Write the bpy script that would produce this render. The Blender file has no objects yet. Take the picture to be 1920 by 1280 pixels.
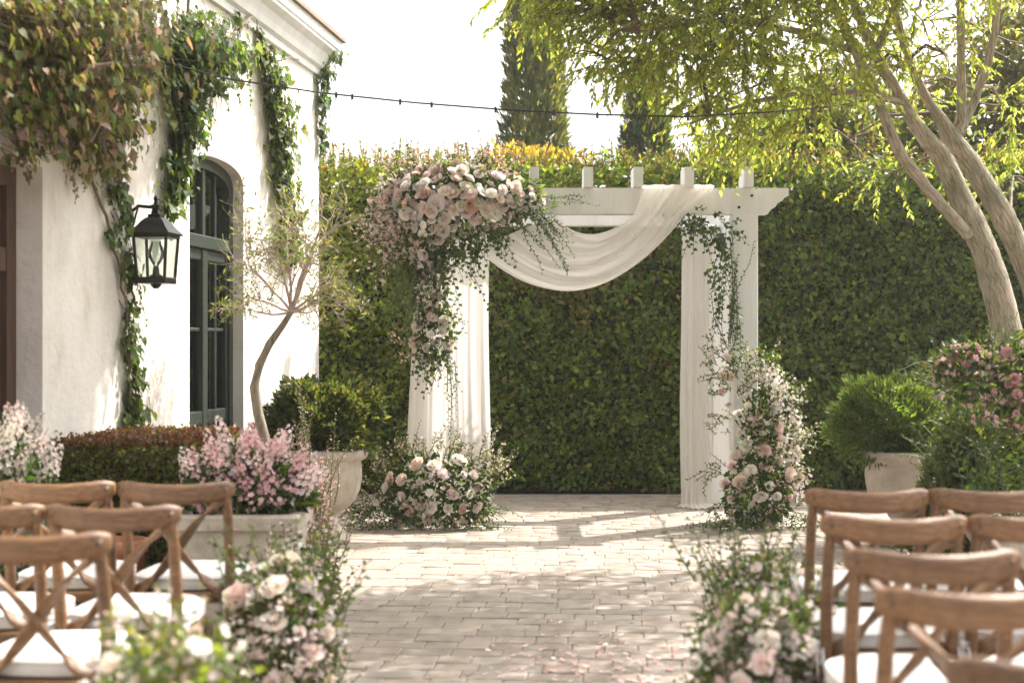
import bpy, math, random
import numpy as np
from mathutils import Vector, Matrix
from mathutils.geometry import tessellate_polygon

random.seed(11)
rng = np.random.default_rng(11)
scene = bpy.context.scene
col = scene.collection
R = math.radians

# ------------------------------------------------------------------ camera, sky, sun, exposure
F = 2666.7            # 50 mm lens on a 36 mm sensor, in pixels of a 1920 wide picture
CH = 1.4              # eye height
cam_d = bpy.data.cameras.new('camera')
cam = bpy.data.objects.new('camera', cam_d)
col.objects.link(cam)
cam.location = (0, 0, CH)
cam.rotation_euler = (R(90), 0, 0)
cam_d.lens = 50
cam_d.sensor_width = 36
cam_d.clip_end = 5000
cam_d.dof.use_dof = True
cam_d.dof.focus_distance = 10.9
cam_d.dof.aperture_fstop = 2.2
scene.camera = cam

SUN = Vector((0.60, 0.50, 1.0)).normalized()          # direction towards the sun
SUN_EL = math.asin(SUN.z)
SUN_AZ = math.atan2(SUN.x, SUN.y)
world = bpy.data.worlds.new('World')
scene.world = world
world.use_nodes = True
wn, wl = world.node_tree.nodes, world.node_tree.links
bg = wn['Background']
sky = wn.new('ShaderNodeTexSky')
sky.sky_type = 'NISHITA'
sky.sun_disc = False
sky.sun_elevation = SUN_EL
sky.sun_rotation = SUN_AZ
sky.air_density = 1.0
sky.dust_density = 6.0
sky.ozone_density = 1.0
hs = wn.new('ShaderNodeHueSaturation')
hs.inputs['Saturation'].default_value = 0.25
wl.new(sky.outputs[0], hs.inputs['Color'])
warm = wn.new('ShaderNodeMix'); warm.data_type = 'RGBA'; warm.blend_type = 'MULTIPLY'
warm.inputs[0].default_value = 1.0
warm.inputs[7].default_value = (1.0, 0.98, 0.955, 1)
wl.new(hs.outputs[0], warm.inputs[6])
wl.new(warm.outputs[2], bg.inputs[0])
bg.inputs[1].default_value = 0.15

sun_d = bpy.data.lights.new('sun', 'SUN')
sun_d.energy = 3.5
sun_d.angle = R(0.53)
sun_d.color = (1.0, 0.94, 0.86)
sun = bpy.data.objects.new('sun', sun_d)
col.objects.link(sun)
sun.rotation_euler = (-SUN).to_track_quat('-Z', 'Y').to_euler()
sun.location = SUN * 30

vs = scene.view_settings
vs.view_transform = 'Standard'
vs.look = 'None'
vs.exposure = 1.6
vs.gamma = 1.0
vs.use_curve_mapping = False
scene.render.engine = 'CYCLES'
cy = scene.cycles
cy.use_denoising = True
cy.max_bounces = 8
cy.diffuse_bounces = 4
cy.glossy_bounces = 3
cy.transmission_bounces = 6
cy.transparent_max_bounces = 12
cy.sample_clamp_indirect = 8
cy.caustics_reflective = False
cy.caustics_refractive = False

# ------------------------------------------------------------------ helpers
def at(x, y, d):
    """world point seen at photo pixel (x, y) that stands d metres away"""
    return Vector(((x - 960) / F * d, d, CH + (640 - y) / F * d))

def unit(a):
    return a / np.maximum(np.linalg.norm(a, axis=-1, keepdims=True), 1e-9)

def link(o, parent=None):
    col.objects.link(o)
    if parent is not None:
        o.parent = parent
    return o

def tag(o, label=None, cat=None, group=None, kind=None):
    if label: o['label'] = label
    if cat: o['category'] = cat
    if group: o['group'] = group
    if kind: o['kind'] = kind
    return o

def empty(name, loc=(0, 0, 0), rz=0, label=None, cat=None, group=None, kind=None):
    o = bpy.data.objects.new(name, None)
    o.empty_display_size = 0.1
    o.location = loc
    o.rotation_euler = (0, 0, rz)
    link(o)
    return tag(o, label, cat, group, kind)

def copy_tree(o, parent=None):
    c = o.copy()
    link(c, parent)
    for ch in list(o.children):
        copy_tree(ch, c)
    return c

class MB:
    """collects polygons for one mesh"""
    def __init__(s):
        s.v, s.f = [], []
    def poly(s, pts, faces):
        b = len(s.v)
        s.v += [tuple(p) for p in pts]
        s.f += [tuple(b + i for i in f) for f in faces]
    def box(s, x0, x1, y0, y1, z0, z1, M=None, bev=0.0):
        if bev <= 0:
            P = [(x, y, z) for z in (z0, z1) for y in (y0, y1) for x in (x0, x1)]
            Fc = [(0, 2, 3, 1), (4, 5, 7, 6), (0, 1, 5, 4), (2, 6, 7, 3), (0, 4, 6, 2), (1, 3, 7, 5)]
        else:
            b = bev; P = []; Fc = []
            def ring(z, i):
                return [(x0+b-i*0, y0+i, z), (x1-b, y0+i, z), (x1-i, y0+b, z), (x1-i, y1-b, z), (x1-b, y1-i, z), (x0+b, y1-i, z), (x0+i, y1-b, z), (x0+i, y0+b, z)]
            rings = [ring(z0, b*0.6), ring(z0+b, 0), ring(z1-b, 0), ring(z1, b*0.6)]
            for r in rings: P += r
            for k in range(3):
                for i in range(8):
                    j = (i+1) % 8
                    Fc.append((k*8+i, k*8+j, k*8+8+j, k*8+8+i))
            Fc.append(tuple(range(7, -1, -1)))
            Fc.append(tuple(range(24, 32)))
        if M is not None:
            P = [tuple(M @ Vector(p)) for p in P]
        s.poly(P, Fc)
    def tube(s, pts, radii, n=8, cap=True):
        pts = [Vector(p) for p in pts]
        if not hasattr(radii, '__len__'): radii = [radii]*len(pts)
        P = []; up = Vector((0.31, 0.17, 0.93))
        for i, p in enumerate(pts):
            t = (pts[min(i+1, len(pts)-1)] - pts[max(i-1, 0)])
            if t.length < 1e-9: t = Vector((0, 0, 1))
            t.normalize()
            a = up.cross(t)
            if a.length < 1e-3: a = Vector((1, 0, 0)).cross(t)
            a.normalize(); b = t.cross(a)
            for k in range(n):
                q = 2*math.pi*k/n
                P.append(p + (a*math.cos(q) + b*math.sin(q))*radii[i])
        Fc = []
        for i in range(len(pts)-1):
            for k in range(n):
                j = (k+1) % n
                Fc.append((i*n+k, i*n+j, i*n+n+j, i*n+n+k))
        if cap:
            Fc.append(tuple(range(n-1, -1, -1)))
            Fc.append(tuple(range((len(pts)-1)*n, len(pts)*n)))
        s.poly(P, Fc)
    def bar(s, pts, wx, wy, side=Vector((1, 0, 0))):
        """rectangular section swept along pts; wx along side"""
        pts = [Vector(p) for p in pts]
        P = []; m = len(pts)
        for i, p in enumerate(pts):
            t = (pts[min(i+1, m-1)] - pts[max(i-1, 0)]).normalized()
            a = (side - t*side.dot(t)).normalized(); b = t.cross(a)
            w = wx[i] if hasattr(wx, '__len__') else wx
            h = wy[i] if hasattr(wy, '__len__') else wy
            c = 0.28*min(w, h)
            for (sa, sb) in ((-w/2+c, -h/2), (w/2-c, -h/2), (w/2, -h/2+c), (w/2, h/2-c), (w/2-c, h/2), (-w/2+c, h/2), (-w/2, h/2-c), (-w/2, -h/2+c)):
                P.append(p + a*sa + b*sb)
        Fc = []
        for i in range(m-1):
            for k in range(8):
                j = (k+1) % 8
                Fc.append((i*8+k, i*8+j, i*8+8+j, i*8+8+k))
        Fc.append(tuple(range(7, -1, -1))); Fc.append(tuple(range((m-1)*8, m*8)))
        s.poly(P, Fc)
    def lathe(s, prof, n=40, c=(0, 0, 0), wob=None):
        P = []
        for i, (r, z) in enumerate(prof):
            for k in range(n):
                q = 2*math.pi*k/n
                rr = r*(1 + (wob(q, z) if wob else 0))
                P.append((c[0]+rr*math.cos(q), c[1]+rr*math.sin(q), c[2]+z))
        Fc = []
        for i in range(len(prof)-1):
            for k in range(n):
                j = (k+1) % n
                Fc.append((i*n+k, i*n+j, i*n+n+j, i*n+n+k))
        s.poly(P, Fc)
    def grid(s, fn, nu, nv):
        P = [fn(i/nu, j/nv) for j in range(nv+1) for i in range(nu+1)]
        Fc = [(j*(nu+1)+i, j*(nu+1)+i+1, (j+1)*(nu+1)+i+1, (j+1)*(nu+1)+i) for j in range(nv) for i in range(nu)]
        s.poly(P, Fc)
    def build(s, name, mat, parent=None, smooth=False):
        me = bpy.data.meshes.new(name)
        me.from_pydata(s.v, [], s.f)
        me.validate(); me.update()
        if smooth: me.shade_smooth()
        me.materials.append(mat)
        return link(bpy.data.objects.new(name, me), parent)

class Cloud:
    """many small triangle pieces (leaves, florets) joined into one mesh with a colour for each piece"""
    def __init__(s):
        s.V, s.T, s.C, s.n = [], [], [], 0
    def add(s, tmpl, pos, d, n, size, colr):
        tv, tf = tmpl
        pos = np.asarray(pos, float); N = len(pos)
        if N == 0: return
        y = unit(np.asarray(d, float)); nn = np.asarray(n, float)
        z = unit(nn - (nn*y).sum(1, keepdims=True)*y); x = np.cross(y, z)
        size = np.broadcast_to(np.asarray(size, float), (N,))
        V = pos[:, None] + size[:, None, None]*(tv[None, :, 0:1]*x[:, None] + tv[None, :, 1:2]*y[:, None] + tv[None, :, 2:3]*z[:, None])
        T = tf[None] + (np.arange(N)*len(tv))[:, None, None] + s.n
        s.V.append(V.reshape(-1, 3)); s.T.append(T.reshape(-1, 3))
        s.C.append(np.repeat(np.asarray(colr, float), len(tv), axis=0))
        s.n += N*len(tv)
    def build(s, name, mat, parent=None, kind='stuff', smooth=False):
        V = np.concatenate(s.V).astype(np.float32); T = np.concatenate(s.T).astype(np.int32); C = np.concatenate(s.C)
        me = bpy.data.meshes.new(name)
        me.vertices.add(len(V)); me.vertices.foreach_set('co', V.ravel())
        me.loops.add(T.size); me.loops.foreach_set('vertex_index', T.ravel())
        me.polygons.add(len(T))
        me.polygons.foreach_set('loop_start', np.arange(len(T), dtype=np.int32)*3)
        a = me.color_attributes.new('Col', 'FLOAT_COLOR', 'POINT')
        a.data.foreach_set('color', np.concatenate([C, np.ones((len(C), 1))], 1).astype(np.float32).ravel())
        me.update(calc_edges=True)
        if smooth: me.shade_smooth()
        me.materials.append(mat)
        o = link(bpy.data.objects.new(name, me), parent)
        if kind: o['kind'] = kind
        return o

def tm(v, f):
    return np.array(v, float), np.array(f, int)
def leaf_t(w, fold=0.06, droop=0.1):
    return tm([(0, 0, 0), (-w/2, .42, fold), (w/2, .42, fold), (0, .5, 0), (0, 1, -droop)], [(0, 2, 3), (0, 3, 1), (3, 2, 4), (3, 4, 1)])
LEAF = leaf_t(.62); OVAL = leaf_t(.5, .09, .05); NARROW = leaf_t(.24, .03, .12); NEEDLE = leaf_t(.13, .02, .2); ROUND = leaf_t(.85, .1, .05)
def ivy_t():
    out = [(0, .02), (.2, -.1), (.43, .02), (.46, .3), (.36, .5), (.2, .72), (0, 1.0), (-.2, .72), (-.36, .5), (-.46, .3), (-.43, .02), (-.2, -.1)]
    v = [(0, .32, .0)] + [(x, y, .07*abs(x)*2 - .12*max(0, y-.5)) for x, y in out]
    return tm(v, [(0, i+1, (i+1) % 12 + 1) for i in range(12)])
IVY = ivy_t()
def ivy_lobed():
    out = [(0, .0), (.24, -.12), (.5, .06), (.34, .28), (.40, .56), (.17, .60), (.1, .82), (0, 1.02), (-.1, .82), (-.17, .60), (-.40, .56), (-.34, .28), (-.5, .06), (-.24, -.12)]
    v = [(0, .30, -.04)] + [(x, y, .22*abs(x) - .28*max(0, y-.45) - .1*(y < 0)) for x, y in out]
    return tm(v, [(0, i+1, (i+1) % 14 + 1) for i in range(14)])
IVYL = ivy_lobed()
def blade_t():
    return tm([(-.03, 0, 0), (.03, 0, 0), (-.028, .4, .04), (.028, .4, .04), (-.018, .75, .02), (.018, .75, .02), (0, 1, -.08)],
              [(0, 1, 3), (0, 3, 2), (2, 3, 5), (2, 5, 4), (4, 5, 6)])
BLADE = blade_t()
def floret_t(k=5):
    v = [(0, 0, 0)]; f = []
    for i in range(k):
        a = 2*math.pi*i/k; b = len(v)
        for da, r, z in ((-.5, .5, .16), (0, .78, .2), (.5, .5, .16)):
            v.append((r*math.sin(a+da), r*math.cos(a+da), z))
        f += [(0, b, b+1), (0, b+1, b+2)]
    return tm(v, f)
FLORET = floret_t()
PETAL = tm([(0, 0, 0), (-.38, .45, .1), (.38, .45, .1), (0, .55, .02), (-.25, .95, .18), (.25, .95, .18)], [(0, 2, 3), (0, 3, 1), (1, 3, 4), (3, 5, 4), (3, 2, 5)])

def pick(pal, n, jit=0.18):
    pal = np.array(pal, float)
    c = pal[rng.integers(0, len(pal), n)]
    return np.clip(c*(1 + rng.normal(0, jit, (n, 1)))*(1 + rng.normal(0, jit*.3, (n, 3))), .003, .95)
def rdir(n):
    return unit(rng.normal(0, 1, (n, 3)))

# ------------------------------------------------------------------ materials
def mat_new(name):
    m = bpy.data.materials.new(name); m.use_nodes = True
    return m, m.node_tree.nodes, m.node_tree.links, m.node_tree.nodes['Principled BSDF']
def ramp(nd, stops):
    r = nd.new('ShaderNodeValToRGB')
    e = r.color_ramp.elements
    e[0].position, e[0].color = stops[0][0], (*stops[0][1], 1)
    e[1].position, e[1].color = stops[-1][0], (*stops[-1][1], 1)
    for p, c in stops[1:-1]:
        k = e.new(p); k.color = (*c, 1)
    return r
def surf(name, c0, c1, scale=8.0, rough=.6, bump=0.0, bscale=60.0, stretch=None, metal=0.0, detail=6.0, dist=0.01):
    m, nd, ln, p = mat_new(name)
    tc = nd.new('ShaderNodeTexCoord'); mp = nd.new('ShaderNodeMapping')
    if stretch: mp.inputs['Scale'].default_value = stretch
    ln.new(tc.outputs['Object'], mp.inputs[0])
    n1 = nd.new('ShaderNodeTexNoise'); n1.inputs['Scale'].default_value = scale; n1.inputs['Detail'].default_value = detail
    n1.inputs['Roughness'].default_value = .65
    ln.new(mp.outputs[0], n1.inputs[0])
    r = ramp(nd, [(.3, c0), (.7, c1)])
    ln.new(n1.outputs[0], r.inputs[0]); ln.new(r.outputs[0], p.inputs['Base Color'])
    p.inputs['Roughness'].default_value = rough; p.inputs['Metallic'].default_value = metal
    if bump:
        n2 = nd.new('ShaderNodeTexNoise'); n2.inputs['Scale'].default_value = bscale; n2.inputs['Detail'].default_value = 5
        ln.new(mp.outputs[0], n2.inputs[0])
        b = nd.new('ShaderNodeBump'); b.inputs['Strength'].default_value = bump; b.inputs['Distance'].default_value = dist
        ln.new(n2.outputs[0], b.inputs['Height']); ln.new(b.outputs[0], p.inputs['Normal'])
    return m
def leafmat(name, trans=.45, rough=.45, tint=(1.25, 1.2, .55), spec=.35, src='Col'):
    m, nd, ln, p = mat_new(name)
    if src == 'obj':
        a = nd.new('ShaderNodeObjectInfo'); out = a.outputs['Color']
    else:
        a = nd.new('ShaderNodeAttribute'); a.attribute_name = 'Col'; out = a.outputs['Color']
    ln.new(out, p.inputs['Base Color'])
    p.inputs['Roughness'].default_value = rough
    p.inputs['Specular IOR Level'].default_value = spec
    t = nd.new('ShaderNodeBsdfTranslucent')
    mx = nd.new('ShaderNodeMix'); mx.data_type = 'RGBA'; mx.blend_type = 'MULTIPLY'; mx.inputs[0].default_value = 1
    mx.inputs[7].default_value = (*tint, 1)
    ln.new(out, mx.inputs[6]); ln.new(mx.outputs[2], t.inputs[0])
    ms = nd.new('ShaderNodeMixShader'); ms.inputs[0].default_value = trans
    ln.new(p.outputs[0], ms.inputs[1]); ln.new(t.outputs[0], ms.inputs[2])
    ln.new(ms.outputs[0], nd['Material Output'].inputs[0])
    return m
M = {}
M['leaf'] = leafmat('leaf', .55, .42, (1.9, 1.7, .6))
M['hedge_leaf'] = leafmat('hedge_leaf', .45, .42, (1.8, 1.75, .5), .4)
M['tree_leaf'] = leafmat('tree_leaf', .64, .5, (1.85, 1.78, .8), .3)
M['vine_leaf'] = leafmat('vine_leaf', .5, .5, (1.6, 1.6, .7), .25)
M['petal'] = leafmat('petal', .38, .6, (1.05, 1.0, .95), .15)
M['bloom'] = leafmat('bloom', .3, .6, (1.05, .98, .93), .15, 'obj')
M['wood_stem'] = surf('stem_bark', (.10, .065, .04), (.17, .12, .08), 20, .8)
M['pale_twig'] = surf('pale_twig', (.34, .25, .21), (.50, .40, .34), 20, .8)
M['green_stem'] = surf('green_stem', (.06, .085, .025), (.10, .12, .04), 20, .6)
M['paint'] = surf('white_paint', (.66, .66, .65), (.82, .82, .81), 6, .5, .3, 60, (1, 1, .12))
M['chair'] = surf('chair_wood', (.075, .034, .014), (.235, .122, .050), 7, .42, .35, 22, (1, 12, 12))
M['cushion'] = surf('cushion_cloth', (.54, .53, .51), (.62, .61, .59), 30, .9, .2, 300)
M['iron'] = surf('black_iron', (.018, .018, .018), (.04, .038, .035), 30, .45, .1, 120, metal=.6)
M['frame_green'] = surf('dark_green_paint', (.018, .028, .022), (.035, .045, .036), 20, .35)
M['door_wood'] = surf('dark_brown_wood', (.05, .024, .012), (.10, .05, .026), 6, .5, .2, 30, (6, 6, .5))
M['roof'] = surf('roof_tile', (.20, .13, .09), (.32, .22, .16), 12, .8, .3, 40)
M['stone'] = surf('cast_stone', (.36, .31, .25), (.56, .50, .42), 7, .85, .5, 40, dist=.02)
M['terracotta'] = surf('terracotta', (.30, .12, .055), (.40, .18, .09), 8, .8, .2, 60)
M['soil'] = surf('soil', (.05, .034, .022), (.11, .08, .055), 9, .95, .6, 60, dist=.03)
M['mortar'] = surf('paving_joint', (.22, .185, .15), (.30, .255, .21), 12, .95, .5, 120)
M['dark_core'] = surf('hedge_inner_shade', (.022, .026, .010), (.045, .05, .018), 14, .9, .5, 30)  # dark filling: shade between the hedge twigs put into the colour
M['cable'] = surf('black_cable', (.012, .012, .012), (.02, .02, .02), 10, .5)

m = M['chair']; nd, ln = m.node_tree.nodes, m.node_tree.links
oi = nd.new('ShaderNodeObjectInfo'); hv = nd.new('ShaderNodeHueSaturation')
mr = nd.new('ShaderNodeMapRange'); mr.inputs[3].default_value = .78; mr.inputs[4].default_value = 1.22
ln.new(oi.outputs['Random'], mr.inputs[0]); ln.new(mr.outputs[0], hv.inputs['Value'])
src_ = nd['Principled BSDF'].inputs['Base Color'].links[0].from_socket
ln.new(src_, hv.inputs['Color']); ln.new(hv.outputs[0], nd['Principled BSDF'].inputs['Base Color'])
# stucco
m, nd, ln, p = mat_new('white_stucco')
tc = nd.new('ShaderNodeTexCoord')
na = nd.new('ShaderNodeTexNoise'); na.inputs['Scale'].default_value = 1.6; na.inputs['Detail'].default_value = 8; na.inputs['Roughness'].default_value = .6
nb = nd.new('ShaderNodeTexNoise'); nb.inputs['Scale'].default_value = 26; nb.inputs['Detail'].default_value = 6
ln.new(tc.outputs['Object'], na.inputs[0]); ln.new(tc.outputs['Object'], nb.inputs[0])
r = ramp(nd, [(.25, (.60, .555, .495)), (.5, (.73, .695, .64)), (.75, (.78, .75, .70))])
ln.new(na.outputs[0], r.inputs[0])
ns = nd.new('ShaderNodeTexNoise'); ns.inputs['Scale'].default_value = 3.2; ns.inputs['Detail'].default_value = 9; ns.inputs['Roughness'].default_value = .72
mps = nd.new('ShaderNodeMapping'); mps.inputs['Scale'].default_value = (1, 1, .45)
ln.new(tc.outputs['Object'], mps.inputs[0]); ln.new(mps.outputs[0], ns.inputs[0])
rs = ramp(nd, [(.46, (1, 1, 1)), (.58, (.88, .86, .83)), (.70, (.66, .63, .585))]); ln.new(ns.outputs[0], rs.inputs[0])
xs = nd.new('ShaderNodeMix'); xs.data_type = 'RGBA'; xs.blend_type = 'MULTIPLY'; xs.inputs[0].default_value = .8
ln.new(r.outputs[0], xs.inputs[6]); ln.new(rs.outputs[0], xs.inputs[7]); ln.new(xs.outputs[2], p.inputs['Base Color'])
p.inputs['Roughness'].default_value = .9
b = nd.new('ShaderNodeBump'); b.inputs['Strength'].default_value = .45; b.inputs['Distance'].default_value = .012
ln.new(nb.outputs[0], b.inputs['Height']); ln.new(b.outputs[0], p.inputs['Normal'])
M['stucco'] = m
# pavers
m, nd, ln, p = mat_new('paver_stone')
at_ = nd.new('ShaderNodeAttribute'); at_.attribute_name = 'Col'
ge = nd.new('ShaderNodeNewGeometry')
na = nd.new('ShaderNodeTexNoise'); na.inputs['Scale'].default_value = 7; na.inputs['Detail'].default_value = 8; na.inputs['Roughness'].default_value = .7
nb = nd.new('ShaderNodeTexNoise'); nb.inputs['Scale'].default_value = 70; nb.inputs['Detail'].default_value = 5
ln.new(ge.outputs['Position'], na.inputs[0]); ln.new(ge.outputs['Position'], nb.inputs[0])
r = ramp(nd, [(.28, (.48, .455, .42)), (.5, (.84, .825, .79)), (.75, (1.02, 1.0, .95))])
ln.new(na.outputs[0], r.inputs[0])
mx = nd.new('ShaderNodeMix'); mx.data_type = 'RGBA'; mx.blend_type = 'MULTIPLY'; mx.inputs[0].default_value = 1
ln.new(at_.outputs['Color'], mx.inputs[6]); ln.new(r.outputs[0], mx.inputs[7]); ln.new(mx.outputs[2], p.inputs['Base Color'])
p.inputs['Roughness'].default_value = .75
b = nd.new('ShaderNodeBump'); b.inputs['Strength'].default_value = .5; b.inputs['Distance'].default_value = .006
ln.new(nb.outputs[0], b.inputs['Height']); ln.new(b.outputs[0], p.inputs['Normal'])
M['paver'] = m
# tree bark
m, nd, ln, p = mat_new('tree_bark')
tc = nd.new('ShaderNodeTexCoord'); mp = nd.new('ShaderNodeMapping'); mp.inputs['Scale'].default_value = (1, 1, .16)
ln.new(tc.outputs['Object'], mp.inputs[0])
na = nd.new('ShaderNodeTexNoise'); na.inputs['Scale'].default_value = 34; na.inputs['Detail'].default_value = 8; na.inputs['Roughness'].default_value = .7
ln.new(mp.outputs[0], na.inputs[0])
r = ramp(nd, [(.32, (.10, .075, .05)), (.48, (.27, .22, .16)), (.72, (.40, .34, .26))])
ln.new(na.outputs[0], r.inputs[0]); ln.new(r.outputs[0], p.inputs['Base Color'])
p.inputs['Roughness'].default_value = .9
b = nd.new('ShaderNodeBump'); b.inputs['Strength'].default_value = .9; b.inputs['Distance'].default_value = .03
ln.new(na.outputs[0], b.inputs['Height']); ln.new(b.outputs[0], p.inputs['Normal'])
M['bark'] = m
m, nd, ln, p = mat_new('limb_bark')
ta = nd.new('ShaderNodeAttribute'); ta.attribute_name = 'rest'
mp = nd.new('ShaderNodeMapping'); mp.inputs['Scale'].default_value = (1, 1, .13)
ln.new(ta.outputs['Vector'], mp.inputs[0])
na = nd.new('ShaderNodeTexNoise'); na.inputs['Scale'].default_value = 55; na.inputs['Detail'].default_value = 9; na.inputs['Roughness'].default_value = .72
ln.new(mp.outputs[0], na.inputs[0])
vo = nd.new('ShaderNodeTexVoronoi'); vo.feature = 'DISTANCE_TO_EDGE'; vo.inputs['Scale'].default_value = 36
ln.new(mp.outputs[0], vo.inputs[0])
nc = nd.new('ShaderNodeTexNoise'); nc.inputs['Scale'].default_value = 5; nc.inputs['Detail'].default_value = 4
ln.new(ta.outputs['Vector'], nc.inputs[0])
r = ramp(nd, [(.30, (.20, .165, .125)), (.46, (.40, .35, .28)), (.70, (.54, .49, .41))])
ln.new(na.outputs[0], r.inputs[0])
r2 = ramp(nd, [(.35, (.62, .66, .55)), (.65, (1.1, 1.06, 1.0))]); ln.new(nc.outputs[0], r2.inputs[0])
r3 = ramp(nd, [(.0, (.62, .58, .54)), (.10, (1, 1, 1))]); ln.new(vo.outputs[0], r3.inputs[0])
x1 = nd.new('ShaderNodeMix'); x1.data_type = 'RGBA'; x1.blend_type = 'MULTIPLY'; x1.inputs[0].default_value = 1
x2 = nd.new('ShaderNodeMix'); x2.data_type = 'RGBA'; x2.blend_type = 'MULTIPLY'; x2.inputs[0].default_value = 1
ln.new(r.outputs[0], x1.inputs[6]); ln.new(r2.outputs[0], x1.inputs[7]); ln.new(x1.outputs[2], x2.inputs[6]); ln.new(r3.outputs[0], x2.inputs[7])
ln.new(x2.outputs[2], p.inputs['Base Color']); p.inputs['Roughness'].default_value = .9
ad = nd.new('ShaderNodeMath'); ad.operation = 'ADD'
ln.new(na.outputs[0], ad.inputs[0]); ln.new(r3.outputs[0], ad.inputs[1])
b = nd.new('ShaderNodeBump'); b.inputs['Strength'].default_value = .9; b.inputs['Distance'].default_value = .015
ln.new(ad.outputs[0], b.inputs['Height']); ln.new(b.outputs[0], p.inputs['Normal'])
M['bark_limb'] = m
# sheer fabric
m, nd, ln, p = mat_new('sheer_voile')
p.inputs['Base Color'].default_value = (.90, .865, .82, 1); p.inputs['Roughness'].default_value = .8
t = nd.new('ShaderNodeBsdfTranslucent'); t.inputs[0].default_value = (.92, .865, .81, 1)
ms = nd.new('ShaderNodeMixShader'); ms.inputs[0].default_value = .5
ln.new(p.outputs[0], ms.inputs[1]); ln.new(t.outputs[0], ms.inputs[2])
tr = nd.new('ShaderNodeBsdfTransparent'); m2 = nd.new('ShaderNodeMixShader'); m2.inputs[0].default_value = .16
ln.new(ms.outputs[0], m2.inputs[1]); ln.new(tr.outputs[0], m2.inputs[2]); ln.new(m2.outputs[0], nd['Material Output'].inputs[0])
M['voile'] = m
# glass
m, nd, ln, p = mat_new('window_glass')
gl = nd.new('ShaderNodeBsdfGlossy'); gl.inputs['Roughness'].default_value = .03; gl.inputs['Color'].default_value = (.9, .92, .9, 1)
tr = nd.new('ShaderNodeBsdfTransparent'); tr.inputs[0].default_value = (.82, .86, .83, 1)
fr = nd.new('ShaderNodeFresnel'); fr.inputs[0].default_value = 1.65
ms = nd.new('ShaderNodeMixShader')
ln.new(fr.outputs[0], ms.inputs[0]); ln.new(tr.outputs[0], ms.inputs[1]); ln.new(gl.outputs[0], ms.inputs[2])
ln.new(ms.outputs[0], nd['Material Output'].inputs[0])
M['glass'] = m

GREEN = [(.045, .085, .018), (.06, .11, .025), (.035, .07, .02), (.08, .13, .03)]
DARKG = [(.025, .055, .015), (.035, .07, .02), (.045, .085, .02)]
LIMEG = [(.10, .15, .03), (.13, .17, .035), (.08, .13, .03), (.15, .17, .05)]
SAGE = [(.10, .13, .06), (.13, .15, .08), (.08, .11, .045)]

# ------------------------------------------------------------------ ground and paving
g = MB(); g.poly([(-900, -900, -.06), (900, -900, -.06), (900, 900, -.06), (-900, 900, -.06)], [(0, 1, 2, 3)])
tag(g.build('ground', M['soil']), 'brown bare soil ground around the paved court', 'ground', kind='structure')

PA = R(5.0)
pr = np.array([[math.cos(PA), math.sin(PA)], [-math.sin(PA), math.cos(PA)]])   # local -> world
def pav_w(u, v): return (u*pr[0, 0] + v*pr[0, 1], u*pr[1, 0] + v*pr[1, 1])
g = MB(); g.box(-6, 8, -2, 13.12, -.05, -.007)
paving = tag(g.build('pavement', M['mortar']), 'tumbled beige stone paving of the wedding aisle', 'pavement', kind='structure')
PL, PW, JT = .24, .145, .005
def paver_mesh(w, l, tone, seed):
    rr = random.Random(seed)
    b = .006; P = []
    def ring(ins, z, j):
        return [(-w/2+ins+rr.uniform(-j, j), -l/2+ins+rr.uniform(-j, j), z), (w/2-ins+rr.uniform(-j, j), -l/2+ins+rr.uniform(-j, j), z),
                (w/2-ins+rr.uniform(-j, j), l/2-ins+rr.uniform(-j, j), z), (-w/2+ins+rr.uniform(-j, j), l/2-ins+rr.uniform(-j, j), z)]
    P = ring(0, -.03, 0) + ring(0, -.0035, .002) + ring(b, 0, .002)
    T = []
    for k in (0, 1):
        for i in range(4):
            j = (i+1) % 4
            T += [(k*4+i, k*4+j, k*4+4+j), (k*4+i, k*4+4+j, k*4+4+i)]
    T += [(8, 9, 10), (8, 10, 11)]
    return np.array(P), np.array(T), tone
tones = [(.33, .275, .235), (.355, .305, .265), (.305, .26, .22), (.335, .29, .25), (.36, .305, .26), (.32, .28, .245), (.29, .245, .205), (.345, .285, .24)]
variants = []
LENS = [.15, .19, .23, .28]
for k in range(32):
    tone = tones[(k*3) % 8]; P, T, tone = paver_mesh(LENS[k % 4]-JT, PW-JT, tone, k)
    me = bpy.data.meshes.new('paver')
    me.from_pydata(P.tolist(), [], T.tolist())
    a = me.color_attributes.new('Col', 'FLOAT_COLOR', 'POINT')
    a.data.foreach_set('color', np.tile(np.array([*tone, 1], np.float32), len(P)))
    me.materials.append(M['paver'])
    variants.append((me, P, T, tone))
cells = []
for j in range(0, 114):
    v = -1.6 + j*PW
    u = -6.5 + random.uniform(0, .3)
    while u < 7:
        li = random.randrange(4)
        u += LENS[li]/2
        X, Y = pav_w(u, v)
        u += LENS[li]/2
        if Y < -1.6 or Y > 13.0 or X < -4.2 or X > 5.2: continue
        if X < -3.2 + .1274*Y: continue
        cells.append((X, Y, li + 4*random.randrange(8)))
def paver_show(c):
    X, Y, _ = c
    if Y < 5.7: return -1
    x = 960 + F*X/Y
    if x < 640 or x > 1330: 
        if not (Y > 9.2 and 600 < x < 1560): return -1
    return 1.0/Y
order = sorted(cells, key=paver_show, reverse=True)
big = order[:300]; rest = order[300:]
for k, (X, Y, vi) in enumerate(big):
    o = bpy.data.objects.new('paver', variants[vi][0])
    o.location = (X, Y, random.uniform(-.003, .003))
    o.rotation_euler = (random.gauss(0, .006), random.gauss(0, .006), -PA + random.gauss(0, .008))
    link(o, paving)
cl = Cloud()
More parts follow.
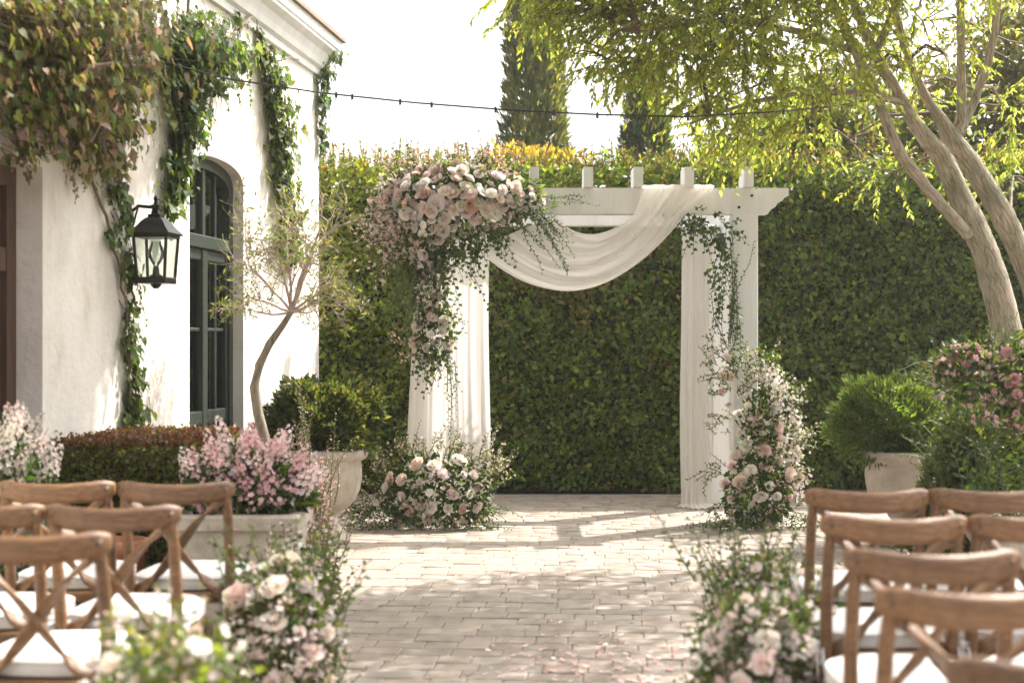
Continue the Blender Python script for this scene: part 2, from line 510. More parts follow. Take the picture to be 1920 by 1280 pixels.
for X, Y, vi in rest:
    me, P, T, tone = variants[vi]
    a = -PA + random.gauss(0, .008)
    cl.add((P, T), [(X, Y, random.uniform(-.003, .003))], [(-math.sin(a), math.cos(a), random.gauss(0, .006))], [(random.gauss(0, .006), 0, 1)], 1.0, [tone])
cl.build('pavers', M['paver'], paving)

# ------------------------------------------------------------------ white building on the left
TH = math.atan(.1274)
bld = empty('building', (-3.29, 0, 0), -TH, 'white stucco building with arched glazed door and moulded cornice', 'building')
BM = Matrix.Translation((-3.29, 0, 0)) @ Matrix.Rotation(-TH, 4, 'Z')
CU = 1.00808
def wall_u(x):
    return 3.29/(.1274 - (x-960)/F)*CU
def wp(x, y, out=0.0):
    """building-local point on the wall face seen at photo pixel (x, y)"""
    Y = 3.29/(.1274 - (x-960)/F)
    return Vector((out, Y*CU, CH + (640-y)*Y/F))
def ww(x, y, out=0.0):
    return BM @ wp(x, y, out)

UEND = 12.6; HW = 3.80
arch = []
u0, u1, hs_, ha = 9.365, 10.49, 2.515, 2.665
n_a = 18
for i in range(n_a+1):
    a = math.pi*i/n_a
    cc = math.copysign(abs(math.cos(a))**.8, math.cos(a))
    arch.append(((u0+u1)/2 + (u1-u0)/2*cc, hs_ + (ha-hs_)*math.sin(a)**.9))
win_loop = [(u0, .05), (u1, .05)] + arch
d0, d1, dh = 5.9, 7.25, 2.28
door_loop = [(d0, 0.0), (d1, 0.0), (d1, dh), (d0, dh)]
outer = [(2.0, -.05), (d0, -.05), (d0, dh), (d1, dh), (d1, -.05), (UEND, -.05), (UEND, HW), (2.0, HW)]
polys = [[Vector((u, h, 0)) for u, h in outer], [Vector((u, h, 0)) for u, h in win_loop[::-1]]]
flat = outer + win_loop[::-1]
wm = MB()
tris = tessellate_polygon(polys)
wm.poly([(0, u, h) for u, h in flat], [tuple(t) for t in tris])
dep = .30
def reveal(loop, closed):
    n = len(loop)
    for i in range(n if closed else n-1):
        a, b = loop[i], loop[(i+1) % n]
        wm.poly([(0, *a), (0, *b), (-dep, *b), (-dep, *a)], [(0, 1, 2, 3)])
reveal(win_loop, True)
reveal([(d0, -.05), (d0, dh), (d1, dh), (d1, -.05)], False)
wm.poly([(0, UEND, -.05), (-5, UEND, -.05), (-5, UEND, HW), (0, UEND, HW)], [(0, 1, 2, 3)])
wm.poly([(0, 2, -.05), (-5, 2, -.05), (-5, 2, HW), (0, 2, HW)], [(0, 1, 2, 3)])
wm.poly([(-5, 2, -.05), (-5, UEND, -.05), (-5, UEND, HW), (-5, 2, HW)], [(0, 1, 2, 3)])
wm.poly([(-dep, 2.001, HW-.01), (-dep, UEND-.001, HW-.01), (-4.99, UEND-.001, HW-.01), (-4.99, 2.001, HW-.01)], [(0, 1, 2, 3)])
wm.build('wall', M['stucco'], bld)
# cornice with a mitred return at the far corner
prof = [(0, 3.72), (.025, 3.72), (.03, 3.77), (.06, 3.79), (.075, 3.84), (.10, 3.90), (.15, 3.94), (.155, 3.965), (.165, 3.97), (.17, 4.05), (0, 4.05)]
cm = MB()
P = []
for (o_, h) in prof:
    P += [(o_+.001, 2.0, h), (o_+.001, UEND+o_, h), (-3, UEND+o_+.001, h)]
Fc = []
for i in range(len(prof)-1):
    Fc += [(i*3, i*3+1, i*3+4, i*3+3), (i*3+1, i*3+2, i*3+5, i*3+4)]
cm.poly(P, Fc); cm.build('cornice', M['paint'], bld)
rm = MB()
rm.poly([(.20, 2, 4.052), (.20, UEND+.20, 4.052), (-5, UEND+.20, 4.052), (-5, 2, 4.052),
         (.20, 2, 4.085), (.20, UEND+.20, 4.085), (-5, UEND+.20, 4.9), (-5, 2, 4.9)],
        [(0, 1, 2, 3), (4, 7, 6, 5), (0, 4, 5, 1), (1, 5, 6, 2), (0, 3, 7, 4)])
roof = rm.build('roof', M['roof'], bld)
# arched glazed double door
win = MB()
XF = -.13
def strip(loop, w, x0, x1):
    n = len(loop); P = []
    c = Vector((sum(q[0] for q in loop)/n, 1.6))
    inner = [((q[0]-c.x)*(1-2*w/(u1-u0))+c.x, (q[1]-w if q[1] > 1.2 else q[1])) for q in loop]
    for i in range(n-1):
        a, b, ai, bi = loop[i], loop[i+1], inner[i], inner[i+1]
        win.poly([(x0, *a), (x0, *b), (x0, *bi), (x0, *ai), (x1, *a), (x1, *b), (x1, *bi), (x1, *ai)],
                 [(0, 1, 2, 3), (4, 7, 6, 5), (3, 2, 6, 7), (0, 4, 5, 1)])
jl = [(u1, .05)] + arch + [(u0, .05)]
strip(jl, .075, XF+.05, XF-.04)
w_ob = win.build('window', M['frame_green'], bld)
tag(w_ob, 'dark green arched double glazed door')
def wbar(name, y0, y1, z0, z1, x0=XF+.03, x1=XF-.03):
    q = MB(); q.box(x1, x0, y0, y1, z0, z1, bev=.006); return q.build(name, M['frame_green'], w_ob)
uc = (u0+u1)/2
wbar('transom', u0+.07, u1-.07, 2.04, 2.13, XF+.055)
wbar('meeting_stile', uc-.05, uc+.05, .06, 2.038, XF+.04)
wbar('mullion', uc-.03, uc+.03, 2.132, ha-.06)
for s in (-1, 1):
    wbar('stile', uc+s*.485-.035, uc+s*.485+.035, .06, 2.035, XF+.035)
    wbar('glazing_bar', uc+s*.27-.014, uc+s*.27+.014, .9, 2.038, XF+.02, XF-.02)
    wbar('glazing_bar', uc+s*.27-.014, uc+s*.27+.014, 2.132, ha-.09, XF+.02, XF-.02)
    lo, hi = sorted((uc+s*.052, uc+s*.448))
    wbar('rail', lo, hi, .83, .92, XF+.035)
    wbar('rail', lo, hi, .062, .25, XF+.033)
    wbar('glazing_bar', lo, hi, 1.47, 1.495, XF+.018, XF-.018)
    wbar('rail', lo, hi, 1.96, 2.036, XF+.028)
    for (a0, a1) in ((.05, .256), (.284, .45)):
        l2, h2 = sorted((uc+s*a0, uc+s*a1))
        for z0, z1 in ((.25, .83), (.92, 1.47), (1.495, 1.96), (2.13, 2.6)):
            q = MB(); zz = z1 if z1 < 2.5 else (2.62 if a0 < .2 else 2.50)
            q.box(XF-.006, XF+.002, l2-.004, h2+.004, z0-.004, zz)
            q.build('pane', M['glass'], w_ob)
cur = MB()
def curt(i, j):
    y = uc - .50 + .2*i + (.8*i if i > .5 else .0) if False else (uc - .54 + .62*i if i < .5 else uc + .08 + .92*(i-.5))
    return (-.27 + .025*math.sin(i*60) + .01*math.sin(i*23), y, .06 + j*2.45)
cur.grid(curt, 80, 2)
M['lining'] = surf('cream_curtain', (.62, .56, .47), (.72, .66, .56), 4, .9)
cur.build('curtain', M['lining'], bld, True)
# brown timber door at the frame's edge
dm = MB(); dm.box(-.20, -.14, d0, d0+.08, 0, dh-.002); dm.box(-.20, -.14, d1-.1, d1-.001, 0, dh-.002); dm.box(-.20, -.14, d0+.08, d1-.1, dh-.10, dh-.002)
dr = dm.build('door', M['door_wood'], bld)
for k in range(7):
    q = MB(); y = d0+.085 + k*.166
    q.box(-.20, -.165, y, y+.158, .01, dh-.105, bev=.006); q.build('plank', M['door_wood'], dr)
for z in (.5, 1.75):
    q = MB(); q.box(-.164, -.14, d0+.09, d1-.105, z, z+.12, bev=.006); q.build('cross_rail', M['door_wood'], dr)

# ------------------------------------------------------------------ wall lantern
def lantern():
    base = ww(240, 440, .17)
    z0 = 1.735
    t = empty('wall_lantern', (base.x, base.y, z0), -TH, 'black iron carriage lantern on a curved bracket on the white wall', 'lantern')
    t.scale = (.72, .72, .80)
    # body frame, tapered
    fr = MB(); b0, b1, hb = .115, .135, .33
    fr.box(-b0-.012, b0+.012, -b0-.012, b0+.012, .0, .045, bev=.008)
    for sx in (-1, 1):
        for sy in (-1, 1):
            fr.bar([(sx*b0, sy*b0, .045), (sx*b1, sy*b1, hb)], .024, .024)
    fr.box(-b1-.014, b1+.014, -b1-.014, b1+.014, hb, hb+.025, bev=.006)
    fr.lathe([(.02, -.035), (.035, -.02), (.05, -.002), (.0, -.002)], 16)
    fr.build('frame', M['iron'], t)
    for sx, sy in ((1, 0), (-1, 0), (0, 1), (0, -1)):
        q = MB(); a, b = b0-.012, b1-.012
        if sx: q.poly([(sx*b0, -a, .045), (sx*b0, a, .045), (sx*b1, b, hb), (sx*b1, -b, hb)], [(0, 1, 2, 3)])
        else: q.poly([(-a, sy*b0, .045), (a, sy*b0, .045), (b, sy*b1, hb), (-b, sy*b1, hb)], [(0, 1, 2, 3)])
        q.build('glass_pane', M['glass'], t)
    rf = MB(); P = []; levels = [(.165, .352), (.168, .362), (.125, .405), (.09, .45), (.062, .475), (.05, .478), (.05, .50), (.03, .505), (.022, .54), (.045, .55), (.045, .565), (.015, .575), (.01, .60), (.018, .615), (.004, .64)]
    for r_, z in levels:
        P += [(-r_, -r_, z), (r_, -r_, z), (r_, r_, z), (-r_, r_, z)]
    Fc = [(3, 2, 1, 0)]
    for i in range(len(levels)-1):
        for k in range(4):
            Fc.append((i*4+k, i*4+(k+1) % 4, i*4+4+(k+1) % 4, i*4+4+k))
    rf.poly(P, Fc); rf.build('roof', M['iron'], t)
    bk = MB()
    pts = [(-.225, 0, .47), (-.20, 0, .53), (-.15, 0, .565), (-.09, 0, .56), (-.04, 0, .555), (0, 0, .553)]
    bk.tube(pts, .013, 8)
    bk.tube([(-.225, 0, .40), (-.19, 0, .43), (-.17, 0, .50), (-.15, 0, .562)], .008, 8)
    br = bk.build('bracket', M['iron'], t, True)
    q = MB(); q.box(-.232, -.218, -.045, .045, .34, .62, bev=.006); q.build('wall_plate', M['iron'], br)
    q = MB(); q.lathe([(.0, .047), (.05, .047), (.05, .06), (.02, .075), (.02, .13), (.035, .15), (.06, .19), (.065, .22), (.055, .26), (.04, .29), (.04, .31)], 20)
    q.build('glass_chimney', M['glass'], t, True)
    q = MB(); q.lathe([(.0, .048), (.03, .048), (.026, .10), (.02, .13), (.0, .131)], 14); q.build('lamp_holder', M['iron'], t, True)
lantern()

# ------------------------------------------------------------------ hedges
def hedge_box(name, label, cat, x0, x1, y0, y1, h, n_front, n_top, n_side, pal, palfn=None, leafsize=.05, top_shoots=0, shoot_pal=None, z0=0.03, tmpl=LEAF, hb=1.0):
    t = empty(name, ((x0+x1)/2, (y0+y1)/2, 0), 0, label, cat)
    ox, oy = (x0+x1)/2, (y0+y1)/2
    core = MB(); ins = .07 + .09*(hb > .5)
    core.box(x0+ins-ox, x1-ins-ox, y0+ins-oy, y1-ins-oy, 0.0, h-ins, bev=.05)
    core.build('shade_core', M['dark_core'], t)  # solid dark box standing in for the shaded, twiggy inside
    cl = Cloud()
    def face(n, axis, val, sgn):
        p = np.empty((n, 3))
        p[:, 0] = rng.uniform(x0, x1, n); p[:, 1] = rng.uniform(y0, y1, n); p[:, 2] = rng.uniform(z0, h, n)
        bump = hb*1.7*(.05*np.sin(p[:, 0]*5.1+p[:, 2]*3.3)*np.sin(p[:, 2]*2.3+p[:, 0]*.7) + .04*np.sin(p[:, 2]*9.7-p[:, 0]*4.1+p[:, 1]*4) + .035*np.sin(p[:, 0]*13.1+2*np.sin(p[:, 2]*6))*np.sin(p[:, 2]*15+p[:, 0]*4)) + rng.normal(0, .034, n)
        p[:, axis] = val + sgn*bump*.8 - sgn*.01
        nv = np.zeros(3); nv[axis] = sgn
        nrm = unit(nv + np.array([0, 0, .35]) + rng.normal(0, .5, (n, 3)))
        d = unit(rng.normal(0, .8, (n, 3)) + np.array([0, 0, -.15]) + nv*.35)
        c = palfn(p) if palfn else pick(pal, n, .25)
        cl.add(tmpl, p - np.array([ox, oy, 0]), d, nrm, rng.uniform(.5, 1.35, n)*leafsize, c)
    face(n_front, 1, y0, -1)
    face(n_top, 2, h, 1)
    face(n_side, 0, x0, -1); face(n_side, 0, x1, 1)
    cl.build('foliage', M['hedge_leaf'], t)
    if top_shoots:
        c2 = Cloud(); st = MB()
        for k in range(top_shoots):
            x = rng.uniform(x0, x1); y = rng.uniform(y0, y1*.5+y0*.5)
            L = abs(rng.normal(.12, .07)) + .05
            tip = Vector((x + rng.normal(0, .05), y + rng.normal(0, .05), h + L)); bas = Vector((x, y, h-.06))
            st.tube([bas - Vector((ox, oy, 0)), tip - Vector((ox, oy, 0))], .003, 3, False)
            m_ = 9
            q = rng.uniform(.25, 1.0, m_)
            pp = np.array([bas.lerp(tip, s_) for s_ in q]) - np.array([ox, oy, 0])
            dd = unit(rng.normal(0, 1, (m_, 3)) + np.array([0, 0, .8]))
            sp = shoot_pal(x)
            c2.add(OVAL, pp, dd, rdir(m_), rng.uniform(.03, .05, m_), pick(sp, m_, .25))
        st.build('shoots', M['wood_stem'], t)['kind'] = 'stuff'
        c2.build('shoot_leaves', M['leaf'], t)
    return t
def hedge_pal(p):
    n = len(p)
    c = pick([(.10, .15, .02), (.125, .175, .026), (.07, .115, .017), (.15, .19, .032)], n, .3)
    # olive brown leaves grow in the stretch behind the arch's opening, in clumps
    cl_ = .5 + .5*np.sin(p[:, 0]*2.9+1)*np.sin(p[:, 2]*3.7+p[:, 0]*1.3)
    bx = np.exp(-((p[:, 0]-.5)/1.2)**2)*np.clip((p[:, 2]-.5)/1.4, 0, 1)*.5*cl_ + .035
    br = rng.random(n) < bx
    c[br] = pick([(.19, .165, .035), (.165, .14, .03), (.20, .155, .04)], br.sum(), .25)
    # yellow green leaves: sunlight on the house end put into colour, plus scattered new growth
    yg = rng.random(n) < np.clip((-.25-p[:, 0])/.9, 0, .75)*np.clip(p[:, 2]/2.2, 0, 1) + .10*(np.sin(p[:, 0]*7.3)*np.sin(p[:, 2]*8.1+2) > .45)
    c[yg] = pick([(.21, .25, .035), (.17, .22, .03), (.25, .26, .045)], yg.sum(), .2)
    return c
def shoot_pal(x):
    if x < -.9: return [(.14, .18, .03), (.18, .15, .05), (.25, .13, .09), (.12, .17, .03)]
    if x < .2: return [(.20, .12, .09), (.13, .15, .05), (.24, .15, .12)]
    return [(.12, .13, .03), (.08, .12, .03), (.17, .12, .05)]
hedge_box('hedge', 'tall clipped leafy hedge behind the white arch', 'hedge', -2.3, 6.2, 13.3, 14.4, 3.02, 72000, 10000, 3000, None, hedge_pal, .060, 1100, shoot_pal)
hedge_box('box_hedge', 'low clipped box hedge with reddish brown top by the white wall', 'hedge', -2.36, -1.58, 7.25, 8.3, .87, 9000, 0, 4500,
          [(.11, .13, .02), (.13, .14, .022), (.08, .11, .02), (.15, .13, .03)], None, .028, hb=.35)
o = bpy.data.objects['box_hedge']
cl = Cloud(); n = 9000
p = np.stack([rng.uniform(-.39, .39, n), rng.uniform(-.525, .525, n), .87+rng.normal(0, .016, n)], 1)
cl.add(LEAF, p, unit(rng.normal(0, .7, (n, 3))+np.array([0, 0, .4])), unit(rng.normal(0, .5, (n, 3))+np.array([0, 0, 1])), rng.uniform(.02, .036, n),
       pick([(.12, .045, .035), (.09, .035, .025), (.14, .07, .04), (.07, .06, .02)], n, .25))
tag(cl.build('top_growth', M['hedge_leaf'], o), 'reddish brown new leaves on top')

# ------------------------------------------------------------------ shrubs and trees behind the hedge
def blob_points(n, c, r, shell=.55):
    d = rdir(n)
    q = (shell + (1-shell)*rng.random(n)**.5)[:, None]
    return np.asarray(c) + d*q*np.asarray(r), d
def shrub(name, label, cat, base, blobs, pal, tmpl, size, mat='leaf', stem_r=.03, up=.3, group=None, core=True):
    t = empty(name, base, 0, label, cat, group)
    bs = np.array(base)
    st = MB(); cl = Cloud()
    for (c, r, n) in blobs:
        c = np.array(c) - bs
        st.tube([(0, 0, 0), (c[0]*.5+rng.normal(0, .02), c[1]*.5, c[2]*.55), tuple(c)], [stem_r, stem_r*.7, stem_r*.3], 6)
        for k in range(8):
            dd = rdir(1)[0]*np.array(r)*.8
            st.tube([tuple(c-np.array([0, 0, r[2]*.3])), tuple(c+dd)], [stem_r*.25, .003], 4, False)
        p, d = blob_points(n, c, r, .45)
        lump = 1 + .12*np.sin(d[:, 0:1]*5+d[:, 2:3]*4+1) + .1*np.sin(d[:, 1:2]*9+d[:, 0:1]*3) + .08*np.sin(d[:, 0:1]*15+d[:, 2:3]*13)
        p = c + (p-c)*lump
        cl.add(tmpl, p, unit(d + rng.normal(0, .6, (n, 3)) + np.array([0, 0, up])), unit(rng.normal(0, 1, (n, 3)) + d*.6), rng.uniform(.65, 1.3, n)*size, pick(pal, n, .25))
    st.build('stems', M['wood_stem'], t)
    cl.build('foliage', M[mat], t)
    return t
def cypress(label, base, h, r, n, pal):
    t = empty('cypress_tree', base, 0, label, 'tree', 'cypress trees beyond the hedge')
    tr = MB(); tr.tube([(0, 0, 0), (0, 0, h*.5), (0, 0, h*.97)], [.09, .06, .01], 8); tr.build('trunk', M['bark'], t)
    cl = Cloud()
    s = rng.random(n)**.75
    z = .25 + s*(h-.25)
    prof_ = r*np.clip((1-s)**.62, .02, 1)*np.clip(.55+s*3, 0, 1)
    a = rng.uniform(0, 2*np.pi, n)
    rr = prof_*(.62+.42*rng.random(n)**.6)*(1+.12*np.sin(a*5+z*6)+.08*np.sin(a*9-z*11))
    p = np.stack([rr*np.cos(a), rr*np.sin(a), z], 1)
    d = unit(np.stack([np.cos(a)*.55, np.sin(a)*.55, np.ones(n)], 1) + rng.normal(0, .25, (n, 3)))
    cl.add(leaf_t(.34, .03, .0), p, d, unit(np.stack([np.cos(a), np.sin(a), 0*a], 1)+rng.normal(0, .5, (n, 3))), rng.uniform(.07, .15, n), pick(pal, n, .22))
    cl.build('crown', M['hedge_leaf'], t)
cypress('tall slim cypress standing in the open sky above the hedge', (.27, 17.0, 0), 8.2, .52, 22000, [(.12, .14, .07), (.15, .165, .085), (.18, .18, .095), (.10, .125, .06)])
cypress('shorter cypress half hidden by hanging leaves of the big tree', (1.62, 17.2, 0), 4.9, .62, 15000, [(.08, .115, .055), (.10, .125, .06), (.07, .10, .05)])
shrub('shrub', 'yellow leaved shrub peeping over hedge below the tall cypress', 'shrub', (.28, 14.9, 0),
      [((.1, 14.9, 3.02), (.42, .4, .42), 2600), ((.5, 15.0, 2.98), (.40, .4, .42), 2200)], [(.36, .31, .05), (.32, .29, .045), (.40, .31, .09), (.28, .18, .08)], OVAL, .075, up=.9)
shrub('shrub', 'dark green shrub over hedge top under the hanging branches', 'shrub', (1.9, 15.0, 0),
      [((1.45, 15.0, 2.8), (.55, .45, .5), 2600), ((2.2, 15.1, 2.9), (.6, .5, .5), 2800)], [(.05, .08, .025), (.07, .09, .03), (.10, .08, .035)], OVAL, .07, up=.6)
def bg_tree(label, base, blobs, pal, trunk=.12):
    t = empty('leafy_tree', base, 0, label, 'tree', 'leafy trees beyond the hedge')
    bs = np.array(base); st = MB(); cl = Cloud()
    top = max(b[0][2] for b in blobs)
    st.tube([(0, 0, 0), (.05, .02, top*.4), (0, 0, top*.8)], [trunk, trunk*.8, trunk*.4], 8)
    for c, r, n in blobs:
        c = np.array(c)-bs
        st.tube([(0, 0, top*.35), tuple(c*.6+np.array([0, 0, top*.15])), tuple(c)], [trunk*.5, trunk*.3, .01], 6)
        p, d = blob_points(n, c, r, .3)
        p = c + (p-c)*(1 + .2*np.sin(d[:, 0:1]*6+d[:, 2:3]*7))
        cl.add(LEAF, p, unit(rng.normal(0, .8, (n, 3))+np.array([0, 0, -.4])), unit(rng.normal(0, 1, (n, 3))), rng.uniform(.06, .11, n), pick(pal, n, .25))
    st.build('trunk', M['bark'], t); cl.build('crown', M['leaf'], t)
bg_tree('pale sunlit leafy tree beyond the hedge at right edge', (5.6, 15.6, 0),
        [((5.0, 15.4, 3.7), (.9, .7, .8), 5200), ((5.9, 15.6, 4.6), (1.0, .8, .9), 5200), ((4.2, 15.6, 3.3), (.8, .6, .6), 3600), ((5.6, 15.5, 2.9), (.9, .6, .7), 3000)],
        [(.12, .14, .05), (.15, .16, .06), (.16, .13, .07), (.10, .13, .04)])
bg_tree('yellow green leafy tree over hedge behind the arch end', (3.4, 16.2, 0),
        [((3.0, 16.1, 3.5), (.8, .6, .7), 4200), ((3.7, 16.3, 3.9), (.8, .7, .7), 4200)],
        [(.09, .13, .03), (.12, .15, .035), (.14, .15, .04)])

# ------------------------------------------------------------------ big leaning tree on the right
def big_tree():
    base = Vector((3.80, 10.5, 0))
    t = empty('leaning_tree', base, 0, 'big leaning tree with forked grey trunks and hanging green leaves', 'tree')
    def P(x, y, d): return at(x, y, d) - base
    def smooth(pts, m=5):
        out = []
        for i in range(len(pts)-1):
            p0, p1, p2, p3 = (pts[max(i-1, 0)], pts[i], pts[i+1], pts[min(i+2, len(pts)-1)])
            for k in range(m):
                s = k/m
                a = tuple(.5*((2*p1[j]) + (-p0[j]+p2[j])*s + (2*p0[j]-5*p1[j]+4*p2[j]-p3[j])*s*s + (-p0[j]+3*p1[j]-3*p2[j]+p3[j])*s**3) for j in range(4))
                out.append(a)
        out.append(pts[-1]); return out
    def limb(name, pts, n=20):
        q = smooth([(x, y, d, r) for x, y, d, r in pts], 9)
        mb = MB()
        mb.tube([P(x, y, d) + Vector((rng.normal(0, .002), rng.normal(0, .002), 0)) for x, y, d, r in q], [max(r*.78, .008)*(1+.03*math.sin(y*.05)) for x, y, d, r in q], n)
        nr = len(q)
        base_r = np.array([max(x_[3], .008) for x_ in q])
        for i in range(nr):      # ridges, knots and swellings
            cpt = sum((Vector(mb.v[i*n+k]) for k in range(n)), Vector())/n
            for k in range(n):
                f = 1 + .03*math.sin(k*2.7 + .03*i) + .02*math.sin(k*5.1 - .04*i) + rng.normal(0, .012)
                mb.v[i*n+k] = tuple(cpt + (Vector(mb.v[i*n+k])-cpt)*f)
        o = mb.build(name, M['bark_limb'], t, True)
        at_v = o.data.attributes.new('rest', 'FLOAT_VECTOR', 'POINT')
        ln_, acc = 0.0, []
        for i in range(nr):
            if i: ln_ += (P(*q[i][:3]) - P(*q[i-1][:3])).length
            for k in range(n):
                a_ = 6.2832*k/n; acc += [math.cos(a_)*base_r[i], math.sin(a_)*base_r[i], ln_]
        at_v.data.foreach_set('vector', np.array(acc, np.float32))
        return [P(x, y, d) for x, y, d, r in q]
    nodes = []
    nodes += limb('trunk', [(1925, 998, 10.5, .20), (1915, 800, 10.5, .17), (1893, 650, 10.5, .148), (1868, 540, 10.45, .132), (1842, 460, 10.4, .122), (1800, 370, 10.35, .108), (1765, 295, 10.25, .09), (1725, 245, 10.1, .07), (1685, 180, 9.9, .055), (1640, 100, 9.7, .045), (1600, 0, 9.4, .035), (1560, -150, 9.1, .02)])
    nodes += limb('trunk', [(1985, 985, 10.8, .18), (1975, 750, 10.8, .14), (1945, 560, 10.75, .118), (1915, 480, 10.7, .112), (1872, 390, 10.6, .108), (1822, 312, 10.5, .102), (1785, 262, 10.4, .092), (1765, 225, 10.35, .06), (1735, 180, 10.2, .04), (1700, 100, 10.0, .035), (1670, -20, 9.7, .028)])
    nodes += limb('branch', [(1815, 440, 10.32, .06), (1775, 395, 10.2, .056), (1720, 330, 10.05, .055), (1684, 280, 9.95, .052), (1655, 210, 9.8, .05), (1625, 140, 9.6, .047), (1594, 75, 9.4, .043), (1556, -10, 9.1, .036), (1500, -160, 8.7, .02)], 10)
    nodes += limb('branch', [(1790, 265, 10.42, .06), (1802, 215, 10.4, .05), (1802, 120, 10.3, .042), (1800, 0, 10.1, .038), (1790, -200, 9.6, .025)], 10)
    nodes += limb('branch', [(1800, 250, 10.45, .05), (1830, 180, 10.5, .042), (1858, 95, 10.4, .038), (1872, -10, 10.2, .034), (1890, -220, 9.6, .02)], 10)
    # boughs reaching out over the court
    nodes += limb('branch', [(1640, 110, 9.7, .04), (1500, 60, 9.2, .03), (1350, 40, 8.9, .022), (1200, 60, 8.7, .012)], 8)
    nodes += limb('branch', [(1690, 190, 9.9, .04), (1560, 170, 9.5, .028), (1420, 190, 9.3, .018), (1300, 230, 9.2, .01)], 8)
    nodes += limb('branch', [(1600, 0, 9.4, .04), (1450, -200, 8.6, .03), (1250, -350, 8.0, .02)], 8)
    nodes += limb('branch', [(1640, 100, 9.7, .04), (1900, -400, 8.2, .03), (2300, -700, 7.0, .02)], 8)
    nodes = np.array(nodes)
    blobs = [  # px x, px y, distance, radius (m), twigs
        (985, -10, 9.2, .16, 26), (1010, 30, 9.1, .16, 26), (1075, 20, 9.0, .24, 60), (1150, 20, 9.0, .30, 100), (1120, 100, 8.9, .17, 36), (1230, 40, 8.9, .36, 130), (1200, 110, 9.0, .2, 46),
        (1330, 30, 8.9, .38, 150), (1310, 140, 9.1, .30, 110), (1300, 210, 9.4, .16, 24), (1430, 40, 9.0, .38, 150), (1420, 160, 9.3, .32, 110), (1390, 235, 9.6, .22, 40),
        (1530, 50, 9.1, .38, 120), (1520, 170, 9.5, .32, 90), (1500, 255, 9.9, .24, 36), (1630, 30, 9.9, .40, 70), (1600, 150, 10.4, .34, 70), (1590, 260, 10.8, .28, 44),
        (1730, 40, 10.8, .45, 100), (1720, 160, 11.2, .42, 90), (1850, 60, 11.0, .5, 110), (1880, 200, 11.3, .45, 100), (1680, 320, 11.2, .26, 40), (1900, 330, 11.6, .4, 90), (1770, 100, 9.9, .2, 22), (1690, 120, 9.6, .16, 18),
        (1130, -110, 8.9, .40, 150), (1300, -130, 8.8, .5, 200), (1480, -130, 8.8, .5, 200), (1660, -130, 9.0, .5, 180), (1850, -140, 9.6, .5, 160),  # from here on: crown above the view, added to shade paving and wall
        (1250, -350, 8.2, .6, 220), (1500, -350, 8.2, .65, 260), (1750, -370, 8.4, .65, 240), (2000, -320, 8.8, .7, 220), (1150, -440, 9.3, .6, 200),
        (2250, -520, 7.2, .7, 260), (2050, -640, 7.4, .7, 240), (1750, -670, 7.6, .7, 240), (2500, -720, 6.2, .7, 220), (1400, -620, 7.8, .6, 200), (1000, -560, 9.0, .6, 220), (860, -400, 9.0, .5, 260), (868, -280, 8.7, .45, 240), (875, -490, 9.4, .5, 240), (720, -290, 8.3, .35, 160), (960, -600, 9.6, .5, 220), (900, -700, 8.6, .6, 200), (2200, -40, 9.6, .6, 120)]
    tw = MB(); cl = Cloud(); A = []
    for bx, by, bd, br, nt in blobs:
        c = np.array(P(bx, by, bd))
        k = np.argmin(((nodes-c)**2).sum(1))
        nd_ = nodes[k]
        if np.linalg.norm(nd_-c) > .15:
            mid = (nd_+c)/2 + np.array([0, 0, .08])
            tw.tube([tuple(nd_), tuple(mid), tuple(c)], [.018, .012, .005], 5)
        for _ in range(4):
            e = c + rdir(1)[0]*br*.9
            tw.tube([tuple(c), tuple((c+e)/2+rng.normal(0, .03, 3)), tuple(e)], [.008, .006, .003], 4, False)
        nt = int(nt*1.45) if by < -90 else int(nt*.70)
        p, d = blob_points(nt, c, (br*1.25, br*1.25, br*.85), .1)
        for q, dd in zip(p, d):
            w = q + np.array(base)
            sx, sy = w[0]-.6*w[2], w[1]-.5*w[2]
            if -1.5 < sx < 1.75 and 8.62 < sy < 9.8 and rng.random() < .93: continue  # gap shaped into the crown so the paving band below stays sunlit
            A.append((q, dd))
    N = len(A)
    q = np.array([a[0] for a in A]); dd = np.array([a[1] for a in A])
    d0_ = unit(dd*np.array([1, 1, .3])*.8 + rng.normal(0, .45, (N, 3)) + np.array([-.12, 0, -.15]))
    L = rng.uniform(.15, .32, N)[:, None]
    def path(s): return q + d0_*L*s + np.array([0, 0, -1])*L*(.34*s*s)
    for i in range(N):
        pts = [q[i], q[i]+d0_[i]*L[i]*.5-np.array([0, 0, L[i][0]*.085]), q[i]+d0_[i]*L[i]-np.array([0, 0, L[i][0]*.34])]
        tw.tube([tuple(x) for x in pts], [.0035, .0025, .0015], 3, False)
    for k in range(16):
        s = (k+.6)/16
        tang = unit(d0_*L + np.array([0, 0, -1])*L*(.68*s))
        sd = unit(np.cross(tang, np.array([0, 0, 1.]))+rng.normal(0, .25, (N, 3)))*(1 if k % 2 else -1)
        ld = unit(tang*.75 + sd*.65 + np.array([0, 0, -.35]) + rng.normal(0, .2, (N, 3)))
        cl.add(leaf_t(.40, .05, .15), path(s), ld, unit(rng.normal(0, .7, (N, 3)) + np.array([0, 0, .8])), rng.uniform(.036, .068, N),
               pick([(.21, .26, .065), (.25, .29, .075), (.18, .23, .06), (.28, .30, .085), (.22, .25, .085)], N, .2))
    tw.build('twigs', M['wood_stem'], t)['kind'] = 'stuff'
    cl.build('foliage', M['tree_leaf'], t)
big_tree()

